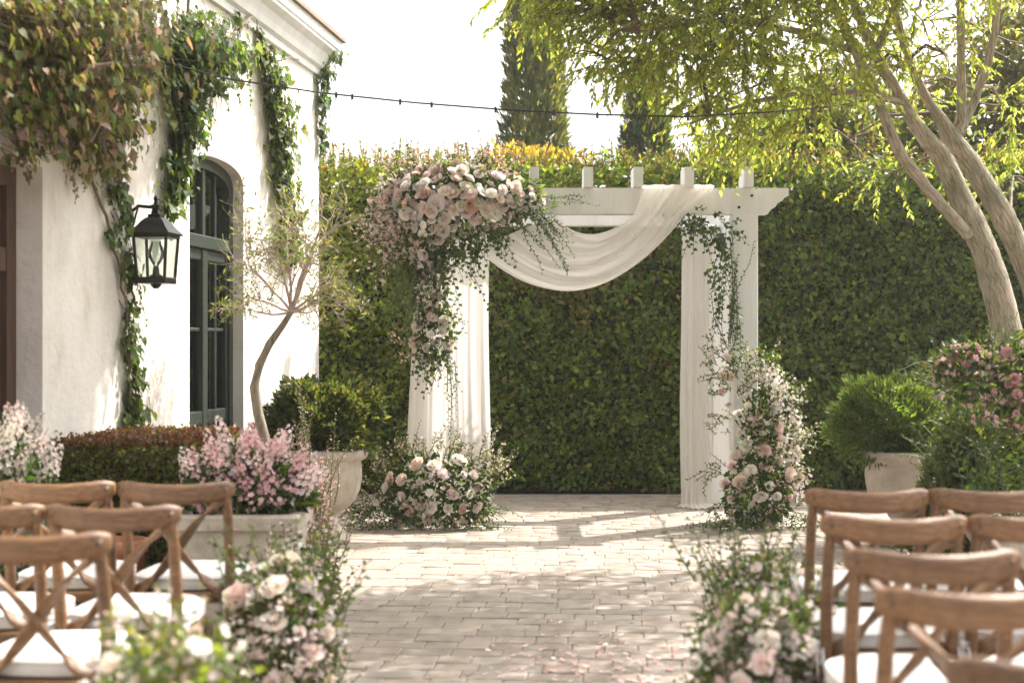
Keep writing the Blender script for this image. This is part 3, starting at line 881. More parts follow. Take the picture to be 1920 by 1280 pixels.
# ------------------------------------------------------------------ climbing vines on the white wall
def vine(label, blobs, stems, size, pal, group='vines climbing the white wall', extra=None, tmpl=IVY):
    b = ww(*stems[0][0])
    t = empty('climbing_vine', (b.x, b.y, 0), 0, label, 'vine', group)
    off = np.array([b.x, b.y, 0])
    st = MB()
    cl = Cloud()
    nrm = np.array(BM.to_3x3() @ Vector((1, 0, 0))); along = np.array(BM.to_3x3() @ Vector((0, 1, 0)))
    for s in stems:
        pts = [np.array(ww(x, y, o)) - off for x, y, o in s]
        fine = []
        for i in range(len(pts)-1):
            for k in range(4):
                fine.append(pts[i]*(1-k/4)+pts[i+1]*k/4 + rng.normal(0, .008, 3))
        fine.append(pts[-1])
        st.tube([tuple(p) for p in fine], np.linspace(.011, .005, len(fine)), 5)
    for x, y, rx, ry, n, out in blobs:
        n = int(n*1.55)
        xs = rng.normal(0, .55, n)*rx + x; ys = rng.normal(0, .55, n)*ry + y
        oo = np.abs(rng.normal(0, .5, n))*out + .02
        p = np.array([ww(a, b_, o_) for a, b_, o_ in zip(xs, ys, oo)]) - off
        d = unit(np.array([0, 0, -1.0]) + nrm*.35 + along*rng.normal(0, .55, (n, 1)) + rng.normal(0, .3, (n, 3)))
        nn = unit(nrm + np.array([0, 0, .45]) + rng.normal(0, .45, (n, 3)))
        hf = int(n*.55); sz = rng.uniform(.4, 1.3, n)*size*.74; cc_ = pick(pal, n, .25)
        cl.add(tmpl, p[:hf], d[:hf], nn[:hf], sz[:hf], cc_[:hf]); cl.add(IVYL, p[hf:], d[hf:], nn[hf:], sz[hf:]*1.1, cc_[hf:])
        for k in range(max(1, n//45)):      # thin trailing strands with small leaves
            m_ = 9; a = p[rng.integers(0, n)]; L_ = rng.uniform(.12, .34)
            s_ = np.linspace(.05, 1, m_)[:, None]
            tr_ = a + np.array([0, 0, -1.])*L_*s_ + along*rng.normal(0, .25)*L_*s_ + along*.015*np.sin(s_*9) + nrm*.02*s_
            st.tube([tuple(v_) for v_ in tr_], .0018, 3, False)
            cl.add(tmpl, tr_, unit(np.array([0, 0, -.8]) + along*np.where(np.arange(m_) % 2, .8, -.8)[:, None] + rng.normal(0, .2, (m_, 3))), unit(nrm + rng.normal(0, .5, (m_, 3))), size*.55*(1.15-.6*s_[:, 0]), pick(pal, m_, .2))
        # short stalks carry the outer leaves
        for k in range(0, n, 7):
            a = p[k]; st.tube([tuple(a), tuple(a - nrm*oo[k]*.9 + np.array([0, 0, .07]) + along*rng.normal(0, .04))], [.0018, .003], 3, False)
    st.build('stem', M['wood_stem'], t)
    cl.build('foliage', M['vine_leaf'], t)
    return t
V1 = [(.11, .14, .03), (.15, .175, .04), (.085, .12, .03), (.27, .19, .13), (.31, .22, .165), (.22, .215, .06), (.17, .19, .05), (.13, .15, .04), (.30, .21, .15)]
V2 = [(.065, .11, .025), (.08, .13, .03), (.05, .09, .022), (.12, .165, .04), (.08, .105, .03)]
vine('heavy green and rusty vine hanging over the brown door', 
     [(40, 60, 70, 60, 700, .45), (130, 60, 60, 60, 600, .4), (60, 150, 80, 50, 700, .45), (155, 150, 42, 50, 420, .35), (205, 60, 20, 40, 110, .2), (30, 210, 50, 30, 260, .4),
      (120, 230, 45, 35, 330, .3), (180, 240, 26, 36, 190, .2), (150, 290, 25, 25, 130, .15), (205, 300, 20, 24, 60, .12), (225, 200, 14, 40, 26, .08), (10, 285, 18, 30, 60, .35), (170, 10, 50, 30, 200, .3), (40, 0, 80, 40, 300, .4)],
     [[(60, -60, .1), (70, 60, .12), (120, 160, .1), (150, 270, .06)], [(150, -60, .1), (170, 80, .1), (200, 200, .06), (215, 300, .03)], [(10, -60, .15), (20, 80, .2), (30, 200, .2)], [(90, -50, .38), (60, 60, .44), (100, 140, .42), (70, 230, .36), (95, 300, .3)], [(20, -40, .42), (60, 50, .46), (30, 120, .44), (60, 200, .4), (30, 270, .38)], [(180, -40, .3), (140, 70, .36), (165, 160, .3), (140, 250, .22)], [(-10, 120, .45), (60, 130, .46), (140, 110, .38), (220, 150, .15)]], .068, V1)
vine('thin trailing ivy winding down the wall beside the lantern',
     [(205, 350, 16, 26, 36, .06), (222, 400, 12, 28, 26, .06), (208, 440, 12, 26, 18, .05), (228, 490, 12, 30, 22, .05), (240, 520, 14, 14, 14, .05), (232, 580, 10, 26, 16, .05), (232, 640, 12, 30, 30, .05), (242, 700, 15, 32, 42, .06), (240, 750, 13, 28, 36, .06), (240, 785, 12, 14, 18, .06), (262, 770, 12, 10, 8, .06)],
     [[(150, 300, .03), (175, 370, .03), (200, 440, .03), (218, 520, .03), (228, 600, .03), (232, 700, .03), (232, 800, .03)], [(228, 470, .04), (240, 560, .03), (222, 640, .03), (246, 740, .03)]], .07, V2)
vine('dense green ivy clump above the lantern under the eave',
     [(330, 90, 30, 28, 260, .25), (370, 100, 38, 30, 330, .25), (412, 105, 24, 24, 130, .18), (440, 95, 14, 18, 30, .1), (330, 150, 30, 25, 240, .2), (360, 150, 30, 20, 120, .2), (325, 200, 22, 26, 170, .15), (330, 250, 20, 28, 150, .12), (320, 300, 18, 28, 110, .1), (318, 350, 14, 20, 60, .08), (300, 390, 12, 16, 26, .08), (340, 40, 34, 22, 60, .08), (262, 40, 16, 30, 14, .06), (272, 110, 9, 30, 8, .05), (400, 40, 30, 18, 24, .06), (300, 150, 10, 34, 36, .08), (450, 40, 14, 16, 6, .06)],
     [[(340, -40, .05), (335, 80, .06), (328, 180, .05), (325, 280, .04), (315, 380, .03)], [(460, 30, .05), (400, 80, .08), (340, 110, .08)], [(270, 0, .03), (268, 90, .03), (290, 160, .03)]], .08, V2)
vine('narrow ivy column on sunlit wall right of arched door',
     [(487, 105, 10, 18, 70, .1), (497, 150, 13, 24, 150, .14), (505, 200, 14, 25, 160, .14), (512, 250, 15, 25, 150, .14), (515, 300, 14, 26, 130, .12), (522, 350, 14, 26, 110, .12), (530, 400, 13, 26, 100, .12), (525, 450, 16, 30, 110, .12), (540, 480, 12, 20, 50, .1), (478, 70, 6, 20, 16, .06)],
     [[(470, 30, .03), (482, 100, .03), (500, 200, .04), (512, 300, .04), (525, 400, .04), (528, 490, .03)], [(460, 100, .03), (510, 112, .04), (550, 113, .05)]], .075, V2 + [(.13, .16, .03), (.14, .15, .04)])
vine('slender ivy strand trailing off the building corner under the cornice',
     [(602, 100, 10, 20, 60, .14), (598, 140, 9, 24, 50, .10), (596, 190, 6, 25, 36, .07), (596, 240, 4, 25, 22, .05), (597, 275, 4, 15, 10, .04)],
     [[(600, 70, .14), (597, 150, .05), (595, 290, .03)]], .085, V2)

# ------------------------------------------------------------------ string lights
def string_lights():
    ctrl = [ww(286, 112, .02)] + [at(x, y, d) for x, y, d in ((420, 147, 8.75), (600, 174, 8.9), (780, 193, 9.0), (960, 207, 8.75), (1120, 215, 8.45), (1290, 219, 8.4), (1450, 210, 8.6), (1560, 200, 9.1), (1642, 186, 9.70))]
    t = empty('string_lights', ctrl[0], 0, 'black string light cable slung from white wall to the leaning tree', 'string lights')
    mb = MB(); P = []
    for i in range(len(ctrl)-1):
        for k in range(6): P.append(ctrl[i].lerp(ctrl[i+1], k/6) - ctrl[0])
    P.append(ctrl[-1]-ctrl[0])
    mb.tube(P, .0055, 6); mb.build('cable', M['cable'], t)
    sock = MB(); sock.tube([(0, 0, .006), (0, 0, -.02)], [.008, .009], 8); sock.box(-.006, .006, -.006, .006, 0, .014)
    glob = MB(); glob.lathe([(.006, -.02), (.009, -.026), (.011, -.034), (.009, -.042), (.004, -.047), (0, -.048)], 10)
    s0 = sock.build('socket', M['cable'], t); b0 = glob.build('bulb', M['glass'], s0, True)
    first = True
    tot = len(P)-1
    for px in (410, 500, 636, 650, 745, 812, 925, 1031, 1110, 1190, 1290, 1370, 1470):
        best = min(range(tot), key=lambda i: abs(960 + F*(P[i]+ctrl[0]).x/(P[i]+ctrl[0]).y - px))
        if first: s, first = s0, False
        else: s = copy_tree(s0, t)
        s.location = P[best]
string_lights()

# ------------------------------------------------------------------ white pergola arch
PX0, PX1 = -.637, 1.806
FY, BY = 11.1, 12.2
HB0, HB1 = 2.387, 2.587
arch_o = empty('wedding_arch', ((PX0+PX1)/2, (FY+BY)/2, 0), 0, 'white painted timber pergola arch with stub rafters', 'arch')
ao = Vector(arch_o.location)
def abox(name, x0, x1, y0, y1, z0, z1, bev=.006):
    q = MB(); q.box(x0-ao.x, x1-ao.x, y0-ao.y, y1-ao.y, z0, z1, bev=bev); return q.build(name, M['paint'], arch_o)
for x in (PX0, PX1):
    for y in (FY, BY):
        po = abox('post', x-.098, x+.098, y-.098, y+.098, 0.002, HB0-.001)
        q = MB()
        for (a0, a1, b0_, b1_) in ((x-.112, x+.112, y-.112, y-.0985), (x-.112, x+.112, y+.0985, y+.112), (x-.112, x-.0985, y-.098, y+.098), (x+.0985, x+.112, y-.098, y+.098)):
            q.box(a0-ao.x, a1-ao.x, b0_-ao.y, b1_-ao.y, .003, .12)
        q.build('base_trim', M['paint'], po)
def beam(y):
    xl, xr = PX0-.40, PX1+.335
    pr_ = [(xl, HB1), (xl, HB1-.06), (xl+.03, HB1-.075), (xl+.05, HB1-.10), (xl+.085, HB1-.115), (xl+.10, HB1-.145), (xl+.14, HB0+.03), (xl+.16, HB0)]
    half = [(xr - (p_[0]-xl), p_[1]) for p_ in pr_][::-1]
    loop = pr_ + half
    n = len(loop)
    q = MB()
    V_ = [(p_[0]-ao.x, y-.075-ao.y, p_[1]) for p_ in loop] + [(p_[0]-ao.x, y+.075-ao.y, p_[1]) for p_ in loop]
    q.poly(V_, [tuple(range(n)), tuple(range(2*n-1, n-1, -1))] + [(i, i+n, (i+1) % n+n, (i+1) % n) for i in range(n)])
    q.build('beam', M['paint'], arch_o)
beam(FY-.02); beam(BY)
for x in (PX0, PX1):
    for dx, dz in ((-.05, .05), (.05, .14)):
        q = MB(); q.tube([(x+dx-ao.x, FY-.094-ao.y, HB0+dz), (x+dx-ao.x, FY-.102-ao.y, HB0+dz)], [.012, .010], 10); q.build('bolt', M['iron'], arch_o)
for x in (PX0, PX1):
    abox('side_rail', x-.05, x+.05, FY+.0985, BY-.0985, HB0-.15, HB0-.002)
for px_ in (802, 902, 1002, 1104, 1198, 1294, 1406):
    xc = (px_-960)/F*10.9
    q = MB(); y0, y1 = 10.94-ao.y, 11.22-ao.y
    h0, h1 = HB1-.055, HB1+.155
    sec = [(y0+.04, h0), (y0, h0+.09), (y0, h1), (y1, h1), (y1, h0+.09), (y1-.04, h0)]
    # notched over the two beams
    sec = [(y0, HB1+.002), (y0, h1), (y1, h1), (y1, HB1+.002)]
    X = xc-ao.x
    V_ = [(X-.036, a, b_) for a, b_ in sec] + [(X+.036, a, b_) for a, b_ in sec]
    q.poly(V_, [(0, 1, 2, 3), (7, 6, 5, 4), (0, 4, 5, 1), (1, 5, 6, 2), (2, 6, 7, 3), (3, 7, 4, 0)])
    q.build('rafter', M['paint'], arch_o)

# ------------------------------------------------------------------ drapes
def drape(label, xa, xb, y, ztop, zbot, folds, amp, flare=0.0, pool=.12, pinch=None, seed=0):
    rr = np.random.default_rng(seed)
    ph = rr.uniform(0, 6.28, 6)
    cx = (xa+xb)/2
    t = empty('drape', (cx, y, 0), 0, label, 'drape', 'white drapes on the arch')
    def fn(u, v):
        z = ztop + (zbot-ztop)*v
        w = (xb-xa)*(1 + flare*v)
        if pinch: w *= 1 - pinch*math.exp(-((v-.42)/.25)**2)
        x = (u-.5)*w + .012*math.sin(v*5+ph[0]) + .02*math.sin(u*folds*6.28*.5+ph[3])*v*.6
        a = amp*(.45+.55*v)
        ub = u + .07*math.sin(u*5.1+ph[5]) + .02*math.sin(v*4+u*9)
        yy = a*math.sin(ub*folds*6.283 + .5*math.sin(v*3+ph[1]) + ph[2])*(.65+.5*math.sin(u*4.4+ph[0])) + a*.3*math.sin(u*folds*2.3*6.283+ph[4]+v*1.7)
        if v > .965:
            k = (v-.965)/.035
            z = zbot + .004 + .01*abs(math.sin(u*folds*9)) + (1-k)*.03
            yy -= pool*k*(.7+.5*math.sin(u*7+ph[5])); x *= 1 + .35*k
        return (x, yy, z)
    mb = MB(); mb.grid(fn, 90, 60)
    o = mb.build('cloth', M['voile'], t, True)
    rd = MB(); rd.tube([(xa-cx-.03, .0, ztop+.012), (xb-cx+.03, .0, ztop+.012)], .012, 8); rd.build('hanging_rod', M['paint'], t)
    return t
drape('long sheer drape hanging on left side behind the front post', -.60, -.185, 12.02, 2.36, .0, 3.3, .020, .02, .10, seed=1)
drape('long sheer drape pooling on the paving on right side', 1.42, 1.70, 12.02, 2.36, .0, 2.7, .022, .0, .16, pinch=.06, seed=2)
drape('narrow sheer drape over the front of the left post', -.75, -.53, 10.93, 2.30, .03, 2.2, .014, .5, .06, seed=3)

def swag():
    d = 10.93
    o0 = at(1095, 540, d)
    t = empty('swag', (o0.x, o0.y, o0.z), 0, 'draped sheer white swag looped below the beam of the arch', 'drape', 'white drapes on the arch')
    NT = 9
    def fn(u, v):
        # u runs along the cloth from left to over the beam, v from upper edge to lower edge
        Lx, Ly = 1040 - 150*v, 402 + 62*v**.9
        Rx, Ry = 1188 + 98*v, 404 - 3*v
        mx, my = 1108 - 16*v, 441 + 103*v**.92
        vv = v + .05*math.sin(v*5.3+1.1) + .03*math.sin(v*11+u*3)
        fold = .6*math.sin(vv*4.3*6.283 + 1.6*math.sin(u*3.1) + 1.5*u) + .4*math.sin(vv*7.7*6.283 - 2.2*u + 2) * (.4+.6*math.sin(u*3.4+v*4)**2)
        fold2 = .6*math.sin(vv*15*6.283 + u*6 + 1.4*math.sin(u*9)) * math.sin(u*7+v*9)
        if u < .78:
            s = u/.78
            cxp, cyp = 2*mx-(Lx+Rx)/2, 2*my-(Ly+Ry)/2
            x = (1-s)**2*Lx + 2*s*(1-s)*cxp + s*s*Rx
            y = (1-s)**2*Ly + 2*s*(1-s)*cyp + s*s*Ry
            sag = 4*s*(1-s)
            y += sag*4*fold*(.6+.4*v)
            amp = .014 + .026*sag*(1-.45*v)
            dd = d - .04 - .16*sag*v + amp*fold + .4*amp*fold2
            return tuple(at(x, y, dd) - o0)
        k = (u-.78)/.22
        if k < .62:                      # up the face of the beam
            s = k/.62
            x = Rx + (1208 + 132*v - Rx)*s; y = Ry + (353.5-Ry)*s
            dd = d - .04 + .055*s + (.012*(1-s)+.006)*(fold+.4*fold2)
            return tuple(at(x, y, dd) - o0)
        s = (k-.62)/.38                  # over the top and a little down behind
        p_ = at(1208 + 132*v, 353.5, d+.015)
        yy = p_.y + min(s, .7)*.29
        zz = HB1 + .012 + .006*(fold+1) - max(0, s-.7)*.35
        return tuple(Vector((p_.x, yy, zz)) - o0)
    mb = MB(); mb.grid(fn, 110, 110); mb.build('cloth', M['voile'], t, True)
swag()

# ------------------------------------------------------------------ blooms
def rose_mesh(kind, seed):
    """nested cups of petals: inner ones closed, outer ones opening out"""
    rr = np.random.default_rng(seed)
    V, Fc = [], []
    # petals, cup radius, opening angle reached by the rim, lift, outward roll
    if kind == 'rose': rings = [(3, .13, 2.3, .34, 0), (4, .22, 2.0, .25, .0), (5, .33, 1.75, .15, .03), (5, .45, 1.5, .05, .08), (6, .58, 1.22, -.02, .13), (6, .70, 1.0, -.06, .15)]
    elif kind == 'peony': rings = [(5, .12, 2.0, .36, .02), (6, .22, 1.9, .25, .04), (7, .34, 1.7, .13, .05), (7, .48, 1.45, .02, .08), (7, .62, 1.2, -.05, .1)]
    else: rings = [(5, .20, 1.5, .10, .03), (5, .62, .95, .02, .08), (6, .74, .85, -.04, .12)]
    for ri, (k, Rk, th, lift, roll) in enumerate(rings):
        a0 = rr.uniform(0, 6.28)
        for i in range(k):
            a = a0 + 6.283*i/k + rr.normal(0, .1); tm_ = th*rr.uniform(.9, 1.08); sc = rr.uniform(.93, 1.07)
            wid = 6.283/k*(.62 if kind != 'peony' else .55); b = len(V)
            for j in range(4):
                v = j/3; t_ = tm_*(.12 + .88*v)
                for q in (-1, 0, 1):
                    vq = t_*(1 - .16*v*q*q)
                    rad = Rk*sc*math.sin(min(vq, 1.57)) - (Rk*.55*(vq-1.57) if vq > 1.57 else 0)
                    z = lift + Rk*sc*(1-math.cos(vq))
                    if j == 3: rad += roll; z -= roll*.75
                    aa = a + q*wid*(.35 + .75*math.sin(v*2.2))
                    rad *= 1 + .05*q*q + rr.normal(0, .02)
                    V.append((rad*math.cos(aa), rad*math.sin(aa), z + rr.normal(0, .01)))
            for j in range(3):
                for q in range(2):
                    Fc.append((b+j*3+q, b+j*3+q+1, b+j*3+q+4, b+j*3+q+3))
    if kind == 'open':
        b = len(V)
        for i in range(6):
            V.append((.09*math.cos(i*1.047), .09*math.sin(i*1.047), .16))
        V.append((0, 0, .22)); Fc += [(b+i, b+(i+1) % 6, b+6) for i in range(6)]
    me = bpy.data.meshes.new('bloom'); me.from_pydata(V, [], Fc); me.shade_smooth(); me.materials.append(M['bloom'])
    return me
ROSES = [rose_mesh('rose', 1), rose_mesh('rose', 2), rose_mesh('peony', 3), rose_mesh('peony', 4), rose_mesh('open', 5)]
def spike_mesh(seed):
    rr = np.random.default_rng(seed)
    V, Fc = [], []
    tv, tf = FLORET
    for k in range(26):
        z = k/26; a = k*2.4
        rad = .20*(1-z*.75)
        c = np.array([math.cos(a)*rad, math.sin(a)*rad, z*1.0])
        n_ = unit(np.array([[math.cos(a), math.sin(a), .45]]))[0]
        y_ = unit(np.cross(n_, rr.normal(0, 1, 3))[None])[0]; x_ = np.cross(y_, n_)
        s = .15*(1-.55*z)*rr.uniform(.8, 1.2)
        P = c + s*(tv[:, 0:1]*x_ + tv[:, 1:2]*y_ + tv[:, 2:3]*1.8*n_)
        b = len(V); V += P.tolist(); Fc += [tuple(b+i for i in f) for f in tf]
    me = bpy.data.meshes.new('flower_spike'); me.from_pydata(V, [], Fc); me.materials.append(M['bloom'])
    return me
SPIKES = [spike_mesh(s) for s in range(3)]
def put(me, name, parent, off, p, nrm, size, colr):
    o = bpy.data.objects.new(name, me)
    q = Vector(nrm).to_track_quat('Z', 'Y')
    o.rotation_mode = 'QUATERNION'
    from mathutils import Quaternion
    o.rotation_quaternion = q @ Quaternion((0, 0, 1), random.uniform(0, 6.28))
    o.location = Vector(p) - Vector(off); o.scale = (size,)*3
    o.color = (*colr, 1)
    link(o, parent); return o
IVORY = [(.86, .82, .75), (.88, .85, .80), (.85, .79, .71)]
BLUSH = [(.84, .71, .66), (.86, .75, .70), (.82, .66, .60), (.86, .79, .74)]
PEACH = [(.80, .58, .43), (.78, .52, .38)]
PINK = [(.74, .46, .49), (.80, .55, .57), (.70, .40, .46), (.82, .66, .65)]
MAUVE = [(.60, .40, .39), (.66, .46, .44)]

def inside(pt, poly):
    x, y = pt; c = False; n = len(poly)
    for i in range(n):
        x1, y1 = poly[i]; x2, y2 = poly[(i+1) % n]
        if (y1 > y) != (y2 > y) and x < (x2-x1)*(y-y1)/(y2-y1)+x1: c = not c
    return c
def edge_dist(pt, poly):
    x, y = pt; best = 1e9; n = len(poly)
    for i in range(n):
        x1, y1 = poly[i]; x2, y2 = poly[(i+1) % n]
        L2 = (x2-x1)**2+(y2-y1)**2 or 1
        s = max(0, min(1, ((x-x1)*(x2-x1)+(y-y1)*(y2-y1))/L2))
        best = min(best, math.hypot(x-x1-s*(x2-x1), y-y1-s*(y2-y1)))
    return best
def sample(poly, n):
    xs = [p[0] for p in poly]; ys = [p[1] for p in poly]; out = []
    while len(out) < n:
        p = (random.uniform(min(xs), max(xs)), random.uniform(min(ys), max(ys)))
        if inside(p, poly): out.append(p)
    return out
class Arr:
    """a flower arrangement: blooms are single parts; leaves, small filler flowers and stems are joined masses"""
    def __init__(s, name, label, cat, base, group=None):
        s.base = Vector(base); s.t = empty(name, base, 0, label, cat, group)
        s.lv, s.fl, s.st = Cloud(), Cloud(), MB()
        s.used = []
    def surf(s, poly, d, bulge):
        c = (sum(p[0] for p in poly)/len(poly), sum(p[1] for p in poly)/len(poly))
        dm = max(edge_dist(p, poly) for p in sample(poly, 40))
        return c, dm
    def blooms(s, poly, d, bulge, n, size, pal, minpx, back=.12, face=1.0, kinds=(0, 1, 2, 3, 0, 1, 2, 3, 4)):
        c, dm = s.surf(poly, d, bulge); tries = 0; k = 0
        while k < n and tries < n*40:
            tries += 1
            p = sample(poly, 1)[0]
            if any(math.hypot(p[0]-q[0], p[1]-q[1]) < minpx*(1 if abs(q[2]-d) < 1 else 0) for q in s.used): continue
            e = min(1, edge_dist(p, poly)/dm); b = bulge*math.sqrt(max(0, 1-(1-e)**2))
            sg = 1 if random.random() < back else -1
            if sg < 0: s.used.append((p[0], p[1], d))
            w = at(p[0], p[1], d); w.y += sg*b*random.uniform(.8, 1.05)
            nv = Vector(((p[0]-c[0])*.012*face, sg*1.0, (c[1]-p[1])*.012*face + .25)).normalized()
            nv = (nv + Vector(rng.normal(0, .28, 3))).normalized()
            w.x += nv.x*.02; w.z += nv.z*.02
            colr = pick(pal, 1, .07)[0]
            put(ROSES[random.choice(kinds)], 'bloom', s.t, s.base, w, nv, random.uniform(*size)*random.choice((.75, .95, 1.1, 1.2, 1.35)), colr)
            a = w - s.base - nv*.01; s.st.tube([a, a - nv*.08 - Vector((0, 0, .05))], .004, 4, False)
            k += 1
    def spikes(s, poly, d, bulge, n, size, pal, up=1.0):
        c, dm = s.surf(poly, d, bulge)
        for p in sample(poly, n):
            e = min(1, edge_dist(p, poly)/dm); b = bulge*math.sqrt(max(0, 1-(1-e)**2))
            w = at(p[0], p[1], d); w.y += random.choice((-1, -1, -1, 1))*b*random.uniform(.3, 1)
            nv = Vector(((p[0]-c[0])*.006, -.25, up)).normalized()
            nv = (nv + Vector(rng.normal(0, .25, 3))).normalized()
            sz = random.uniform(*size)
            put(random.choice(SPIKES), 'flower_spike', s.t, s.base, w, nv, sz, pick(pal, 1, .1)[0])
            a = w - s.base; s.st.tube([a + nv*sz, a, a - nv*.12 - Vector((0, 0, .05))], [.001, .004, .004], 4, False)
    def leaves(s, poly, d, bulge, n, size, pal, tmpl=OVAL, droop=.1, inner=.2):
        c, dm = s.surf(poly, d, bulge)
        px = np.array(sample(poly, n))
        e = np.array([min(1, edge_dist(p, poly)/dm) for p in px]); b = bulge*np.sqrt(np.clip(1-(1-e)**2, 0, 1))
        w = np.array([at(p[0], p[1], d) for p in px])
        f = rng.uniform(-1.0, 1.0, n); f = np.sign(f)*np.abs(f)**inner
        f[rng.random(n) < .35] *= -1; f = np.where(rng.random(n) < .6, -np.abs(f), f)
        w[:, 1] += f*b*rng.uniform(.7, 1.08, n)
        dirv = np.stack([(px[:, 0]-c[0])/max(dm, 1)*.5, f*.6, -(px[:, 1]-c[1])/max(dm, 1)*.5], 1) + rng.normal(0, .6, (n, 3)) + np.array([0, 0, -droop])
        s.lv.add(tmpl, w - np.array(s.base), unit(dirv), unit(rng.normal(0, .6, (n, 3)) + np.array([0, -.8, .5])), rng.uniform(.6, 1.3, n)*size, pick(pal, n, .25))
    def filler(s, poly, d, bulge, n, size, pal, cluster=6, spread=.03):
        c, dm = s.surf(poly, d, bulge)
        for p in sample(poly, n):
            e = min(1, edge_dist(p, poly)/dm); b = bulge*math.sqrt(max(0, 1-(1-e)**2))
            w = np.array(at(p[0], p[1], d)); w[1] += random.choice((-1, -1, -1, 1))*b*random.uniform(.6, 1.15)
            k = cluster
            q = w + rng.normal(0, spread, (k, 3)) - np.array(s.base)
            s.fl.add(FLORET, q, rdir(k), unit(rng.normal(0, .6, (k, 3)) + np.array([0, -.8, .5])), rng.uniform(.6, 1.3, k)*size, np.repeat(pick(pal, 1, .1), k, 0)*(1+rng.normal(0, .06, (k, 1))))
            for j in range(0, k, 3):
                s.st.tube([tuple(q[j]), tuple(w - np.array(s.base) + np.array([0, .02, -.08]))], .0015, 3, False)
    def spray(s, x, y, d, n, dirv, L, grav, lsize, pal, tmpl=OVAL, jit=.35, per=14, flo=None, pos=.03):
        """n leafy stems that start around the pixel and grow along dirv, bending down by grav"""
        for _ in range(n):
            p0 = np.array(at(x + random.gauss(0, 8), y + random.gauss(0, 8), d)) + rng.normal(0, pos, 3) - np.array(s.base)
            dv = unit((np.array(dirv, float) + rng.normal(0, jit, 3))[None])[0]; l = random.uniform(*L)
            wig = rng.normal(0, .04, 3)*l
            path = lambda q: p0 + dv*l*q + np.array([0, 0, -1])*grav*l*q*q + wig*math.sin(q*5)
            pts = []
            for i in range(6):
                pp = path(i/5); pp[2] = max(pp[2], .012 - s.base.z + .004*i); pts.append(tuple(pp))
            s.st.tube(pts, np.linspace(.004, .0015, 6), 4, False)
            m_ = max(3, int(per*l/.4)); q = (np.arange(m_)+.6)/m_
            pos_ = np.array([path(v) for v in q]); pos_[:, 2] = np.maximum(pos_[:, 2], .02 - s.base.z)
            tang = unit(np.gradient(pos_, axis=0) + 1e-6)
            side = unit(np.cross(tang, rng.normal(0, .3, (m_, 3)) + np.array([0, 1., .3])))*np.where(np.arange(m_) % 2, 1, -1)[:, None]
            ld = unit(tang*.6 + side*.8 + rng.normal(0, .25, (m_, 3)))
            s.lv.add(tmpl, pos_, ld, unit(rng.normal(0, .6, (m_, 3)) + np.array([0, -.7, .6])), rng.uniform(.7, 1.25, m_)*lsize*(1-.35*q), pick(pal, m_, .22))
            if flo:
                m2 = m_
                s.fl.add(FLORET, pos_[-m2:] + rng.normal(0, .012, (m2, 3)), rdir(m2), unit(rng.normal(0, .6, (m2, 3)) + np.array([0, -.8, .5])), rng.uniform(.5, 1.1, m2)*flo[1], pick(flo[0], m2, .1))
    def done(s):
        if s.lv.V: s.lv.build('leaves', M['leaf'], s.t)
        if s.fl.V: s.fl.build('filler_flowers', M['petal'], s.t)
        if s.st.v: s.st.build('stems', M['green_stem'], s.t)['kind'] = 'stuff'
        return s.t

# --- the big cluster on the arch's left corner
a = Arr('flower_arrangement', 'big cluster of ivory and blush roses on the arch corner', 'flowers', at(850, 420, 10.95), 'flower arrangements on the arch')
main = [(735, 350), (775, 322), (850, 312), (930, 325), (985, 345), (1012, 375), (985, 405), (930, 425), (880, 432), (835, 450), (815, 490), (785, 490), (760, 430), (735, 400)]
D = 10.95
a.blooms(main, D, .26, 125, (.05, .082), IVORY*6 + BLUSH*3 + PEACH[:1], 14)
a.leaves(main, D, .22, 1100, .07, DARKG + GREEN + SAGE)
wide = [(695, 350), (740, 310), (850, 292), (950, 300), (1015, 350), (1040, 385), (990, 425), (900, 450), (840, 510), (770, 520), (715, 470), (690, 400)]
a.leaves(wide, D, .2, 900, .06, GREEN + SAGE)
a.filler([(692, 360), (750, 330), (770, 400), (760, 480), (720, 470), (690, 410)], D, .14, 110, .022, [(.76, .64, .58), (.78, .70, .64), (.70, .52, .48)], 9, .035)
a.filler(wide, D, .22, 60, .02, [(.76, .60, .55), (.80, .74, .68)], 7)
for x, n in ((730, 6), (770, 9), (815, 10), (860, 12), (900, 12), (940, 9)):
    a.spray(x, 325, D-.03, n, ((x-850)*.004, -.2, .9), (.12, .26), .15, .04, GREEN + MAUVE + [(.18, .12, .08)], OVAL, .35, 16, ([(.62, .42, .40), (.70, .52, .50)], .02))
for x, y, n, L in ((705, 400, 14, .2), (715, 450, 12, .24), (740, 480, 12, .3)):
    a.spray(x, y, D-.05, n, (-.6, -.3, -.1), (.1, L), .35, .04, SAGE + GREEN, OVAL, .4, 16, ([(.74, .56, .50), (.78, .68, .60)], .024))
for x, y, n, L in ((765, 490, 12, .5), (785, 500, 12, .5), (740, 470, 6, .4), (800, 500, 7, .55)):
    a.spray(x, y, D-.06, n, (-.1, -.2, -.6), (.25, L), .5, .05, SAGE + GREEN, NARROW, .22, 20)
for x, y, n, L in ((850, 450, 8, .35), (835, 470, 6, .55), (900, 440, 10, .26), (925, 435, 9, .24), (880, 450, 7, .2)):
    a.spray(x, y, D-.14, n, (.1, -.2, -.7), (.12, L), .4, .045, DARKG + GREEN, ROUND, .3, 18)
for x, y, n in ((985, 400, 7), (1000, 395, 6), (1010, 400, 5)):
    a.spray(x, y, D-.13, n, (.55, -.15, -.35), (.2, .42), .4, .034, DARKG + GREEN, OVAL, .22, 22)
cas = [(765, 460), (835, 455), (842, 540), (830, 600), (790, 605), (770, 540)]
a.leaves(cas, D-.05, .10, 520, .05, GREEN + SAGE + DARKG)
a.filler(cas, D-.05, .12, 34, .02, [(.80, .70, .64), (.76, .60, .56)], 7)
